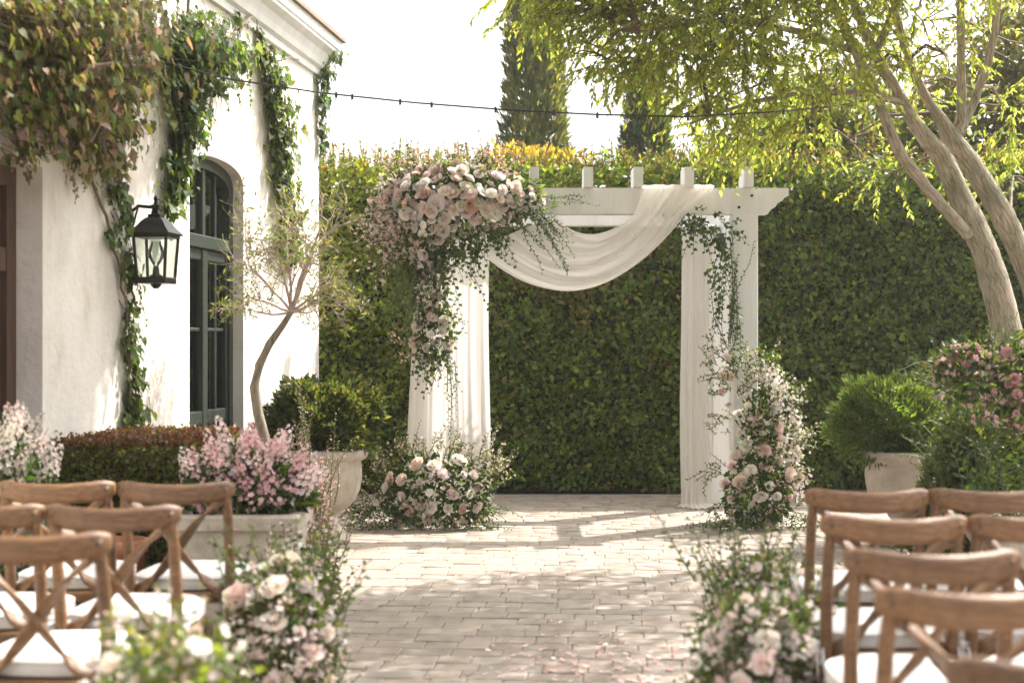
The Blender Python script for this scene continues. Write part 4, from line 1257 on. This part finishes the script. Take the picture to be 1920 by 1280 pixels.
a.blooms([(785, 480), (830, 470), (828, 560), (795, 570)], D-.05, .08, 9, (.04, .06), IVORY + BLUSH, 20)
a.spray(1010, 372, D-.12, 4, (1.0, -.1, .05), (.2, .42), .15, .032, DARKG + GREEN, OVAL, .15, 16)
a.done()

# --- middle of the left post
a = Arr('flower_arrangement', 'small ivory rose cluster tied halfway up the left post', 'flowers', at(808, 630, 10.9), 'flower arrangements on the arch')
pm = [(778, 600), (800, 575), (835, 585), (856, 610), (850, 650), (830, 668), (800, 672), (780, 645)]
a.blooms(pm, 10.92, .12, 15, (.055, .08), IVORY*2 + BLUSH, 17)
a.leaves(pm, 10.92, .12, 380, .055, GREEN + DARKG + [(.10, .06, .035)])
a.spray(800, 665, 10.84, 14, (-.02, -.15, -.6), (.1, .24), .4, .042, DARKG + GREEN, ROUND, .3, 18)
a.spray(835, 660, 10.84, 10, (.05, -.15, -.6), (.1, .26), .4, .038, DARKG + GREEN, OVAL, .3, 18)
a.spray(780, 640, 10.88, 12, (-.6, -.2, .1), (.08, .18), .3, .034, SAGE + MAUVE, OVAL, .4, 18, ([(.70, .5, .46)], .016))
a.spray(845, 590, 10.88, 8, (.3, -.2, .5), (.06, .16), .3, .03, MAUVE + GREEN, OVAL, .4, 18)
a.spray(800, 580, 10.88, 8, (-.2, -.2, .7), (.06, .16), .2, .04, GREEN, OVAL, .4, 14)
a.spray(832, 690, 10.90, 3, (.0, .0, -1), (.4, .7), .1, .03, DARKG, OVAL, .04, 16)
a.done()

# --- foot of the left post
a = Arr('flower_arrangement', 'wide flower mound at the foot of left arch post', 'flowers', (at(805, 640, 10.8).x, 10.8, 0), 'flower arrangements on the arch')
pf = [(725, 890), (760, 862), (800, 850), (850, 858), (895, 872), (920, 905), (915, 955), (870, 978), (800, 982), (740, 972), (710, 930)]
a.blooms(pf, 10.8, .26, 32, (.05, .08), IVORY*4 + BLUSH*2 + PINK[3:], 19)
a.leaves(pf, 10.8, .26, 1100, .062, DARKG + GREEN)
a.filler(pf, 10.8, .26, 40, .022, [(.80, .74, .68), (.72, .48, .46), (.78, .6, .56)], 8)
for x, y, n, dx, L in ((720, 885, 14, -.5, .34), (760, 865, 14, -.25, .34), (690, 930, 10, -.7, .26), (900, 880, 14, .45, .36), (920, 900, 12, .6, .3), (830, 855, 10, .05, .26), (860, 860, 10, .2, .26), (790, 860, 8, -.1, .26)):
    a.spray(x, y, 10.78, n, (dx, -.15, .85), (.12, L), .12, .038, GREEN + SAGE + LIMEG, OVAL, .3, 16, ([(.80, .72, .64), (.74, .55, .52)], .016))
for x in range(680, 935, 16):
    a.spray(x, 965, 10.66, 6, ((x-805)*.006, -.5, .15), (.12, .26), .5, .034, DARKG + GREEN, OVAL, .35, 20)
a.spray(690, 965, 10.7, 14, (-.8, -.3, .15), (.12, .22), .4, .034, DARKG + GREEN, OVAL, .3, 20)
a.done()

# --- tall arrangement on the right post
a = Arr('flower_arrangement', 'tall column of ivory and pink flowers climbing right arch post', 'flowers', (at(1415, 640, 10.75).x, 10.75, 0), 'flower arrangements on the arch')
pr1 = [(1388, 770), (1410, 735), (1438, 745), (1462, 800), (1450, 850), (1478, 890), (1482, 940), (1460, 975), (1400, 982), (1362, 960), (1358, 905), (1380, 850)]
a.blooms(pr1, 10.75, .22, 34, (.045, .08), IVORY*3 + BLUSH + PINK[3:], 20)
a.leaves(pr1, 10.75, .22, 1200, .06, DARKG + GREEN)
a.filler([(1420, 680), (1460, 690), (1490, 760), (1505, 860), (1500, 930), (1455, 900), (1440, 780)], 10.8, .14, 95, .021, [(.80, .76, .70), (.82, .79, .74), (.76, .62, .56)], 9, .03)
a.filler(pr1, 10.75, .2, 70, .02, [(.70, .46, .44), (.78, .70, .64)], 8)
a.leaves([(1420, 640), (1460, 670), (1500, 780), (1510, 900), (1440, 900), (1425, 740)], 10.85, .12, 420, .045, LIMEG + GREEN)
for x, y, n, dv, L in ((1440, 700, 12, (.3, -.1, .8), .26), (1470, 740, 12, (.6, -.1, .6), .26), (1490, 820, 10, (.8, -.1, .4), .2), (1485, 900, 10, (.8, -.2, .3), .24), (1360, 720, 9, (-.4, -.2, .6), .22),
                       (1350, 660, 9, (-.3, -.1, .6), .18), (1345, 700, 8, (-.5, -.1, .1), .16), (1360, 790, 8, (-.6, -.2, .3), .2), (1355, 880, 9, (-.6, -.3, .2), .24), (1395, 690, 9, (0, -.2, .8), .28), (1400, 730, 10, (0, -.3, .7), .26)):
    a.spray(x, y, 10.78, n, dv, (.08, L), .2, .036, GREEN + SAGE + LIMEG, OVAL, .35, 18, ([(.80, .76, .70), (.76, .58, .54)], .015))
a.blooms([(1335, 660), (1360, 650), (1372, 690), (1365, 760), (1340, 740)], 10.9, .05, 6, (.04, .055), BLUSH, 18)
for x in range(1340, 1500, 14):
    a.spray(x, 968, 10.62, 6, ((x-1415)*.008, -.5, .15), (.10, .24), .5, .036, DARKG + GREEN + SAGE, OVAL, .35, 18)
a.spray(1366, 640, 10.95, 8, (0, 0, 1), (.5, .95), .0, .034, DARKG + GREEN, OVAL, .05, 18)
a.spray(1372, 700, 10.92, 10, (-.1, -.1, .8), (.15, .35), .1, .036, GREEN + LIMEG, OVAL, .3, 18)
a.done()

# --- leafy garland at the arch's upper right
a = Arr('leaf_garland', 'green leafy garland hanging at upper right of the arch', 'garland', at(1320, 410, 10.98), 'flower arrangements on the arch')
for x, y, n, dv, L in ((1275, 410, 7, (-.4, -.2, -.4), .16), (1290, 412, 9, (-.1, -.2, -.7), .22), (1310, 410, 10, (.1, -.2, -.7), .24), (1330, 415, 9, (.2, -.2, -.7), .3), (1345, 440, 8, (.15, -.1, -.8), .36), (1355, 500, 6, (.1, -.1, -.9), .4), (1362, 560, 5, (.05, -.05, -1), .5), (1380, 412, 2, (.6, -.2, .1), .14)):
    a.spray(x, y, 10.93, n, dv, (.08, L), .25, .046, DARKG + GREEN, ROUND, .25, 17)
a.spray(1366, 440, 11.02, 3, (0, 0, -1), (.9, 1.1), .0, .035, DARKG + LIMEG, OVAL, .02, 14)
a.done()

# ------------------------------------------------------------------ urns with round shrubs
def urn(name, label, loc, s, foot=True):
    t = empty(name, loc, 0, label, 'urn', 'stone urns flanking the arch')
    def wob(q, z): return .018*math.cos(q*18) if .22 < z < .52 else 0
    m_ = MB()
    pf_ = [(0, .0), (.17, .0), (.17, .035), (.15, .05), (.155, .065), (.12, .09), (.085, .14), (.08, .18), (.10, .20), (.10, .215), (.15, .24), (.205, .30), (.235, .37), (.25, .46), (.252, .53), (.245, .565), (.265, .58), (.29, .60), (.298, .625), (.295, .65), (.27, .655), (.245, .645), (.235, .60)]
    m_.lathe([(r_*s, z*s) for r_, z in pf_], 72, wob=lambda q, z: wob(q, z/s))
    m_.build('bowl', M['stone'], t, True)
    rm_ = MB()
    for k in range(24):
        q = 2*math.pi*k/24
        rm_.tube([(math.cos(q)*.25*s, math.sin(q)*.25*s, .585*s), (math.cos(q)*.268*s, math.sin(q)*.268*s, .595*s)], [.016*s, .012*s], 6)
    rm_.build('beading', M['stone'], t)
    so = MB(); so.lathe([(0, .61*s), (.236*s, .61*s)], 40); so.build('soil', M['soil'], t)
    return t
def ball_shrub(label, c, r, n, pal, tmpl, size, base, mat='leaf'):
    return shrub('round_shrub', label, 'shrub', base, [(c, r, n)], pal, tmpl, size, mat, .025, .45, 'round shrubs in the urns')
urn('stone_urn', 'pedestal stone urn standing left of the arch', (-1.30, 9.92, 0), 1.0)
c = at(610, 785, 9.95)
ball_shrub('round bushy shrub in the pedestal urn beside white wall', c, (.40, .36, .27), 11000, [(.045, .075, .025), (.06, .09, .03), (.08, .105, .035), (.10, .12, .04), (.07, .075, .04)], OVAL, .05, (-1.30, 9.92, .62))
urn('stone_urn', 'wide stone urn at right in front of dark hedge', (at(1692, 640, 9.8).x, 9.8, 0), 1.0)
c = at(1672, 785, 9.8)
ball_shrub('dark green fine leaved shrub in the right stone urn', c, (.40, .36, .28), 13000, [(.07, .12, .03), (.09, .14, .04), (.11, .155, .05), (.06, .10, .025)], NARROW, .055, (at(1692, 640, 9.8).x, 9.8, .62))

# ------------------------------------------------------------------ planters with pink flowers (left)
def trough(label, x0, x1, y0, y1, h):
    t = empty('stone_planter', ((x0+x1)/2, (y0+y1)/2, 0), 0, label, 'planter')
    w, l = (x1-x0)/2, (y1-y0)/2
    q = MB(); ta = .035
    P = []
    for (i, z) in ((ta, .001), (ta, .03), (.01, h-.075), (-.012, h-.07), (-.016, h-.012), (-.008, h), (.035, h), (.04, h-.05)):
        P += [(-w+i, -l+i, z), (w-i, -l+i, z), (w-i, l-i, z), (-w+i, l-i, z)]
    Fc = [(3, 2, 1, 0)]
    for k in range(7):
        for i in range(4): Fc.append((k*4+i, k*4+(i+1) % 4, k*4+4+(i+1) % 4, k*4+4+i))
    q.poly(P, Fc); q.build('box', M['stone'], t)
    q = MB(); q.poly([(-w+.03, -l+.03, h-.045), (w-.03, -l+.03, h-.045), (w-.03, l-.03, h-.045), (-w+.03, l-.03, h-.045)], [(0, 1, 2, 3)]); q.build('soil', M['soil'], t)
trough('rectangular stone planter of pink flowers behind the left chairs', -1.60, -1.00, 6.55, 7.05, .60)
a = Arr('flowering_plant', 'pink and lilac flowering plants filling the stone planter', 'flowers', (-1.3, 6.8, .5))
pp = [(352, 925), (375, 870), (430, 840), (480, 845), (525, 865), (565, 890), (582, 920), (570, 945), (480, 950), (380, 950)]
a.leaves(pp, 6.8, .24, 1300, .06, DARKG + GREEN)
a.leaves([(355, 945), (360, 925), (585, 925), (585, 945)], 6.75, .12, 380, .06, GREEN + LIMEG)
a.spikes(pp, 6.8, .25, 95, (.13, .19), PINK*2 + BLUSH[:2])
a.filler(pp, 6.8, .26, 60, .02, PINK + [(.78, .66, .66)], 9, .03)
a.done()
a = Arr('wild_plant', 'feathery pale meadow plant with tiny pink flowers beside pedestal urn', 'plant', (at(585, 640, 8.9).x, 8.9, 0))
for x, y, n, dv in ((560, 960, 16, (-.1, -.1, 1)), (585, 960, 14, (.0, -.1, 1)), (600, 940, 8, (.2, -.1, .9)), (575, 900, 12, (0, -.1, 1))):
    a.spray(x, y, 8.9, n, dv, (.3, .62), .08, .03, LIMEG + SAGE, NARROW, .2, 18, ([(.70, .45, .46), (.62, .40, .42)], .009))
for x in (560, 580, 600):
    a.spray(x, 1090, 8.9, 14, (0.05, -.05, 1), (.35, .6), .0, .045, GREEN + SAGE, NARROW, .15, 16, ([(.70, .40, .46)], .016))
a.filler([(575, 870), (605, 860), (620, 900), (600, 945), (575, 930)], 8.9, .1, 26, .016, PINK, 7, .03)
a.done()
a = Arr('flowering_plant', 'pale pink flowering bush beside brown door at left edge', 'flowers', (at(25, 640, 6.3).x, 6.3, 0))
pl_ = [(-60, 900), (-40, 840), (10, 815), (50, 810), (85, 850), (100, 900), (60, 930), (-40, 930)]
a.leaves(pl_, 6.3, .2, 500, .05, GREEN)
a.spikes(pl_, 6.3, .2, 44, (.12, .18), BLUSH + PINK[3:] + IVORY)
for x in (-20, 20, 60): a.spray(x, 1230, 6.3, 10, (0, 0, 1), (.6, .8), 0, .05, GREEN, OVAL, .06, 12)
a.done()
t = empty('terracotta_pot', (at(218, 640, 6.75).x, 6.75, 0), 0, 'tall terracotta pot behind the left chairs', 'pot')
q = MB(); q.lathe([(0, .002), (.10, .002), (.135, .40), (.15, .405), (.152, .46), (.13, .462), (.12, .42), (0, .415)], 32); q.build('body', M['terracotta'], t, True)

# ------------------------------------------------------------------ young crooked tree by the wall
def young_tree():
    b = at(497, 640, 9.1)
    base = Vector((b.x, b.y, 0))
    t = empty('young_tree', base, 0, 'young crooked olive tree with wispy twigs against the white wall', 'tree')
    mb = MB(); P = lambda x, y, d=9.1: at(x, y, d) - base
    pts = [Vector((0, 0, 0)), P(500, 900), P(498, 830), P(484, 775), P(477, 725), P(486, 685), P(505, 645), P(530, 610), P(546, 585)]
    mb.tube(pts, [.044, .040, .036, .033, .031, .028, .025, .021, .017], 10); mb.build('trunk', M['bark'], t, True)
    br = MB(); ends = []
    def grow(p, d, L, r, depth):
        n = 4; q = [p]
        for i in range(n):
            d = (d + Vector(rng.normal(0, .16, 3))).normalized(); q.append(q[-1] + d*L/n)
        br.tube(q, np.linspace(r, r*.6, n+1), 5 if r > .008 else 3, False)
        if depth == 0:
            ends.append((q[1], q[-1])); return
        for k in range(3 if depth > 2 else 4):
            s = q[random.choice((2, 3, 4))]
            nd2 = (d*.8 + Vector(rng.normal(0, .6, 3)) + Vector((0, 0, .12))).normalized()
            grow(s, nd2, L*random.uniform(.55, .8), r*.55, depth-1)
    f = P(546, 585)
    for d, L, r in (((.03, -.05, 1), .42, .017), ((.65, 0, .3), .26, .013), ((-.5, -.1, .8), .36, .011), ((-.7, .1, .35), .30, .009), ((.35, .1, .9), .34, .011), ((-.25, -.2, 1), .40, .010), ((.6, -.15, .5), .28, .010), ((.75, .1, -.15), .2, .009), ((-.8, 0, -.1), .24, .009), ((-.3, -.3, .9), .34, .012)):
        grow(f, Vector(d).normalized(), L, r, 4)
    br.build('branches', M['pale_twig'], t)
    cl = Cloud()
    for p, e in ends:
        m_ = 2
        s = rng.random((m_, 1)); pos = np.array(p)*(1-s)+np.array(e)*s
        dv = unit(np.array((e-p).normalized()) + rng.normal(0, .7, (m_, 3)))
        cl.add(NARROW, pos, dv, rdir(m_), rng.uniform(.025, .05, m_), pick(LIMEG + SAGE + [(.20, .20, .07)], m_, .2))
    cl.build('crown', M['leaf'], t)
young_tree()

# ------------------------------------------------------------------ flowering bush and greenery on the right
t = empty('stone_pot', (2.93, 8.1, 0), 0, 'pale round stone pot at right edge behind the chairs', 'pot')
q = MB(); q.lathe([(0, .002), (.13, .002), (.19, .15), (.21, .30), (.20, .36), (.225, .365), (.20, .41), (.20, .412), (.19, .37), (0, .36)], 40); q.build('body', M['stone'], t, True)
a = Arr('flowering_bush', 'tall bush of dusky pink flowers in front of leaning trunk', 'bush', (2.93, 8.1, .35))
pb = [(1745, 700), (1765, 655), (1810, 640), (1850, 660), (1890, 630), (1960, 640), (2000, 720), (1980, 800), (1900, 810), (1840, 790), (1780, 760)]
a.leaves(pb, 8.1, .3, 1800, .06, GREEN + SAGE)
a.blooms([(1765, 690), (1790, 655), (1820, 650), (1835, 680), (1800, 710)], 8.05, .16, 16, (.028, .045), [(.62, .36, .34), (.70, .48, .46), (.60, .32, .32)], 12, kinds=(4, 1))
a.blooms([(1850, 700), (1890, 640), (1950, 650), (1960, 760), (1900, 790), (1850, 760)], 8.0, .2, 34, (.028, .048), [(.60, .36, .36), (.70, .50, .50), (.55, .30, .30)], 12, kinds=(4, 1))
a.filler(pb, 8.05, .26, 60, .022, [(.62, .38, .38), (.66, .46, .46)], 6)
for x, y in ((1780, 700), (1760, 730), (1820, 670), (1880, 650), (1800, 780), (1900, 800), (1850, 830), (1930, 780)):
    a.spray(x, y, 8.05, 8, ((x-1860)*.006, -.2, .5), (.12, .3), .3, .045, GREEN + SAGE, NARROW, .4, 20)
for x in (1840, 1880, 1920, 1960): a.spray(x, 1000, 8.1, 9, ((x-1890)*.003, -.05, 1), (.4, .8), .0, .06, GREEN, OVAL, .15, 16)
a.done()
shrub('leafy_bush', 'low sprawling green bush beside the right urn', 'shrub', (2.62, 8.75, 0),
      [(at(1825, 850, 8.7), (.22, .28, .34), 2400), (at(1850, 900, 8.7), (.36, .3, .40), 3400), (at(1780, 970, 8.6), (.22, .24, .20), 1600), (at(1900, 850, 8.9), (.34, .3, .34), 2600), (at(1830, 1010, 8.5), (.4, .25, .24), 2200)],
      [(.055, .09, .022), (.075, .11, .03), (.04, .07, .02), (.10, .13, .045), (.09, .10, .05)], OVAL, .055, 'leaf', .02, .3)
a = Arr('wild_plant', 'wispy arching stems leaning from bush across the right urn', 'plant', (at(1770, 640, 8.5).x, 8.5, 0))
for x, y, n, dv in ((1790, 880, 12, (-.5, -.1, .7)), (1770, 920, 9, (-.4, -.1, .8)), (1800, 830, 9, (-.4, -.1, .8))):
    a.spray(x, y, 8.5, n, dv, (.25, .45), .25, .035, LIMEG + GREEN, NARROW, .22, 18)
for x in (1750, 1780, 1810): a.spray(x, 1080, 8.5, 8, (0, 0, 1), (.4, .7), 0, .04, GREEN, NARROW, .1, 14)
a.done()

# ------------------------------------------------------------------ chairs
def make_chair():
    t = empty('crossback_chair', (0, 0, 0))
    W = M['chair']
    for s in (-1, 1):
        q = MB()
        q.bar([(s*.185, -.255, .001), (s*.188, -.215, .22), (s*.19, -.20, .44), (s*.192, -.215, .60), (s*.193, -.245, .74), (s*.190, -.268, .83), (s*.188, -.275, .865)],
              [.028, .031, .035, .034, .033, .031, .028], [.032, .036, .042, .04, .036, .032, .028])
        q.build('leg', W, t, True)
    for s in (-1, 1):
        q = MB(); q.bar([(s*.178, .19, .001), (s*.18, .19, .42)], [.028, .036], [.028, .036]); q.build('leg', W, t, True)
    # curved top rail
    q = MB(); n = 22; P = []; Fc = []
    for i in range(n+1):
        u = -1 + 2*i/n
        x = u*.218; y = -.335 + .078*u*u
        hh = .037*(1 - max(0, abs(u)-.86)/.14*.42); zc = .838 + .014*u*u
        th = .013
        for dz, dy in ((-hh, -th*.5), (-hh*.6, -th), (hh*.6, -th), (hh, -th*.4), (hh, th*.4), (hh*.6, th), (-hh*.6, th), (-hh, th*.5)):
            P.append((x, y+dy, zc+dz))
    for i in range(n):
        for k in range(8):
            j = (k+1) % 8; Fc.append((i*8+k, i*8+8+k, i*8+8+j, i*8+j))
    Fc += [tuple(range(8)), tuple(range(n*8+7, n*8-1, -1))]
    q.poly(P, Fc); rail = q.build('top_rail', W, t, True)
    for s in (-1, 1):
        sc = MB(); sc.tube([(s*.19, -.2895, .848), (s*.19, -.283, .848)], .0045, 8); sc.build('screw', M['iron'], rail)
    for s in (-1, 1):
        q = MB(); off = .008*s
        pts = []
        for i in range(11):
            v = i/10
            pts.append((s*(.180 - .352*v), -.283 + off + .075*v + .012*math.sin(v*3.14), .815 - .36*v + .02*math.sin(v*6.283)))
        q.bar(pts, .044, .013, Vector((.7*1, 0, .7*s))); q.build('cross_slat', W, t, True)
    # seat frame
    def sup(a, e): 
        c, s_ = math.cos(a), math.sin(a); return math.copysign(abs(c)**e, c), math.copysign(abs(s_)**e, s_)
    def pad(name, rx, ry, levels, mat, e=.55, oy=0.0):
        q = MB(); P = []; Fc = []; n_ = 40
        for k, z in levels:
            for i in range(n_):
                c, s_ = sup(6.2832*i/n_, e); P.append((rx*k*c*(1-.03*s_), oy + ry*k*s_, z))
        for L in range(len(levels)-1):
            for i in range(n_):
                j = (i+1) % n_; Fc.append((L*n_+i, L*n_+j, L*n_+n_+j, L*n_+n_+i))
        Fc += [tuple(range(n_-1, -1, -1)), tuple(range((len(levels)-1)*n_, len(levels)*n_))]
        q.poly(P, Fc); return q.build(name, mat, t, True)
    pad('seat', .213, .218, [(.96, .418), (1, .424), (1, .452), (.97, .458)], W)
    cu = pad('cushion', .205, .205, [(.90, .4595), (.97, .465), (1.0, .478), (1.0, .492), (.97, .507), (.90, .517), (.7, .525), (.4, .529), (.1, .530)], M['cushion'], .6, .012)
    for zz in (.470, .505):
        q = MB(); lp = []
        for i in range(41):
            c, s_ = sup(6.2832*i/40, .6); lp.append((.205*.985*c*(1-.03*s_), .012+.205*.985*s_, zz))
        q.tube(lp, .0042, 6, False); q.build('piping', M['cushion'], cu, True)
    for s in (-1, 1):
        q = MB(); x, y = s*.205, -.185
        q.tube([(s*.17, -.16, .485), (x, y, .48), (s*.225, -.215, .475)], .007, 6)
        q.tube([(s*.215, -.215, .475), (s*.225, -.232, .45), (s*.22, -.236, .39)], [.003, .005, .003], 6)
        q.tube([(s*.205, -.225, .475), (s*.208, -.245, .44), (s*.20, -.245, .38)], [.003, .005, .003], 6)
        q.tube([(s*.215, -.22, .478), (s*.235, -.225, .49), (s*.238, -.23, .475), (s*.215, -.22, .475)], .004, 6)
        q.build('tie', M['cushion'], cu, True)
    q = MB(); q.tube([(-.18, .19, .20), (.18, .19, .20)], .011, 8); q.build('stretcher', W, t, True)
    q = MB(); q.tube([(-.186, -.21, .25), (.186, -.21, .25)], .011, 8); q.build('stretcher', W, t, True)
    for s in (-1, 1):
        q = MB(); q.tube([(s*.185, -.212, .17), (s*.18, .19, .17)], .011, 8); q.build('stretcher', W, t, True)
    return t
chair0 = make_chair()
GL, GR = 'chairs left of the aisle', 'chairs right of the aisle'
# (left edge or right edge X of the top rail, distance of the rail, turn, label, group)
CH_L = [(-1.02-.218, 5.25, -2, 'front row left chair nearest the aisle, beside the stone planter', GL),
        (-1.48-.218, 5.27, -1, 'front row left chair cut by the left picture edge', GL),
        (-1.04-.218, 4.50, -2, 'second row left chair nearest the aisle, full back visible', GL),
        (-1.495-.218, 4.52, 0, 'second row left chair cut off by left picture edge', GL),
        (-1.085-.218, 3.86, -3, 'third row left chair, lowest and nearest of the left chairs', GL)]
CH_R = [(1.035+.218, 4.99, 1, 'front row right chair nearest the aisle, below the stone urn', GR),
        (1.478+.218, 5.0, 2, 'front row right chair cut by the right picture edge', GR),
        (.928+.218, 4.23, 1, 'second row right chair nearest the aisle', GR),
        (1.366+.218, 4.24, 2, 'second row right chair cut by the right picture edge', GR),
        (.845+.218, 3.53, 1, 'third row right chair nearest the aisle', GR),
        (1.29+.218, 3.55, 2, 'third row right chair mostly outside the picture', GR),
        (.765+.218, 2.98, 2, 'fourth row right chair with large blurred cross back', GR),
        (.712+.218, 2.32, 3, 'nearest right chair, only its back top in the corner', GR)]
for k, (x, y, rz, lab, grp) in enumerate(CH_L + CH_R):
    c_ = chair0 if k == 0 else copy_tree(chair0)
    c_.location = (x, y+.30, 0); c_.rotation_euler = (0, 0, R(rz + random.gauss(0, 1.3)))
    tag(c_, 'wooden cross-back chair, ' + lab if len(lab.split()) < 12 else lab, 'chair', grp)

# ------------------------------------------------------------------ flowers along the aisle
def aisle(label, poly, d, bulge, nb, nl, seeds, tall, size=(.04, .06), pal=None, minpx=30, lp=None):
    cx = sum(p[0] for p in poly)/len(poly)
    a = Arr('aisle_flowers', label, 'flowers', (at(cx, 640, d).x, d, 0), 'flower drifts along the aisle')
    a.blooms(poly, d, bulge, nb, size, pal or IVORY*2 + BLUSH*2, minpx)
    a.leaves(poly, d, bulge, int(nl*.75), .042, lp or GREEN + LIMEG + SAGE*2)
    a.filler(poly, d, bulge, nl//11, .017, [(.84, .80, .75), (.84, .78, .73), (.80, .66, .63), (.78, .60, .60)], 8, .03)
    floor_y = 640 + F*CH/d
    xs = [p[0] for p in poly]; ys = [p[1] for p in poly]
    for k in range(seeds):
        x = random.uniform(min(xs)+10, max(xs)-10)
        a.spray(x, random.uniform(min(ys)+60, max(ys)), d + random.uniform(-bulge, bulge)*.8, 3, ((x-cx)*.002, -.05, 1), tall, .06, .036, lp or GREEN + SAGE, OVAL, .2, 15, ([(.78, .70, .64), (.74, .55, .54)], .014) if k % 2 else None)
    # stems down to the paving
    for k in range(seeds*2):
        x = random.uniform(min(xs)+20, max(xs)-20)
        b = at(x, floor_y-4, d); b.y += random.uniform(-bulge, bulge)*.6
        e = at(x + random.gauss(0, 10), random.uniform(min(ys)+50, max(ys)), d)
        a.st.tube([b - a.base, e - a.base], .004, 4, False)
        m_ = 10; s_ = rng.random((m_, 1))
        a.lv.add(OVAL, np.array(b-a.base)*(1-s_)+np.array(e-a.base)*s_, rdir(m_), rdir(m_), rng.uniform(.03, .055, m_), pick(lp or GREEN + DARKG, m_, .2))
    a.done()
aisle('blush rose and greenery drift beside the left front chairs', [(440, 1230), (450, 1120), (480, 1070), (540, 1060), (590, 1090), (615, 1160), (625, 1260), (600, 1380), (450, 1380)], 5.0, .2, 22, 1900, 34, (.16, .34), (.045, .068), IVORY*3 + BLUSH*2, 32)
aisle('tall airy meadow stems behind the left rose drift', [(520, 1120), (530, 1050), (570, 1030), (610, 1070), (620, 1150), (600, 1200), (540, 1200)], 6.0, .16, 6, 700, 26, (.16, .36), (.03, .045), BLUSH, 30, GREEN + LIMEG + SAGE)
aisle('blurred yellow green sprigs in front of left chairs', [(200, 1340), (215, 1200), (280, 1180), (350, 1200), (400, 1180), (440, 1230), (440, 1360)], 3.35, .14, 4, 240, 18, (.10, .24), (.03, .05), IVORY, 40, LIMEG + [(.16, .20, .04)])
aisle('airy meadow flowers beside front right chair', [(1340, 1180), (1350, 1080), (1400, 1040), (1460, 1040), (1510, 1090), (1520, 1180), (1480, 1250), (1370, 1250)], 5.5, .2, 8, 1100, 34, (.16, .36), (.03, .05), BLUSH + PINK[3:], 28)
aisle('blush rose drift running towards the camera beside right chairs', [(1310, 1300), (1330, 1180), (1380, 1120), (1440, 1110), (1500, 1130), (1535, 1200), (1550, 1300), (1530, 1420), (1320, 1420)], 4.5, .22, 24, 2000, 34, (.14, .32), (.045, .07), IVORY*3 + BLUSH*2, 34)

# ------------------------------------------------------------------ petals strewn on the paving
cl = Cloud(); n = 230
u = rng.normal(0, 1, (n, 2))
x = .45 + u[:, 0]*.33; y = 6.15 + u[:, 1]*.42
p = np.stack([x, y, np.full(n, .007)], 1)
cl.add(PETAL, p, unit(np.stack([rng.normal(0, 1, n), rng.normal(0, 1, n), np.full(n, .05)], 1)), unit(rng.normal(0, .2, (n, 3))+np.array([0, 0, 1])), rng.uniform(.018, .036, n), pick([(.72, .42, .42), (.78, .56, .54), (.80, .68, .64)], n, .1))
o = cl.build('petals', M['petal'])
tag(o, 'pink rose petals strewn over the aisle paving', 'petals')


# ------------------------------------------------------------------ the light hazy air of the court
hz = MB(); hz.box(-24, 24, -6, 32, -1.06, 9.8)
m = bpy.data.materials.new('haze_air'); m.use_nodes = True
nd, ln = m.node_tree.nodes, m.node_tree.links
nd.remove(nd['Principled BSDF'])
pv = nd.new('ShaderNodeVolumePrincipled')
pv.inputs['Color'].default_value = (1.0, .98, .95, 1)
pv.inputs['Density'].default_value = .0013
pv.inputs['Anisotropy'].default_value = .5
ln.new(pv.outputs[0], nd['Material Output'].inputs['Volume'])
o = hz.build('haze', m)
tag(o, 'thin pale haze in the air of the court', 'haze', kind='stuff')
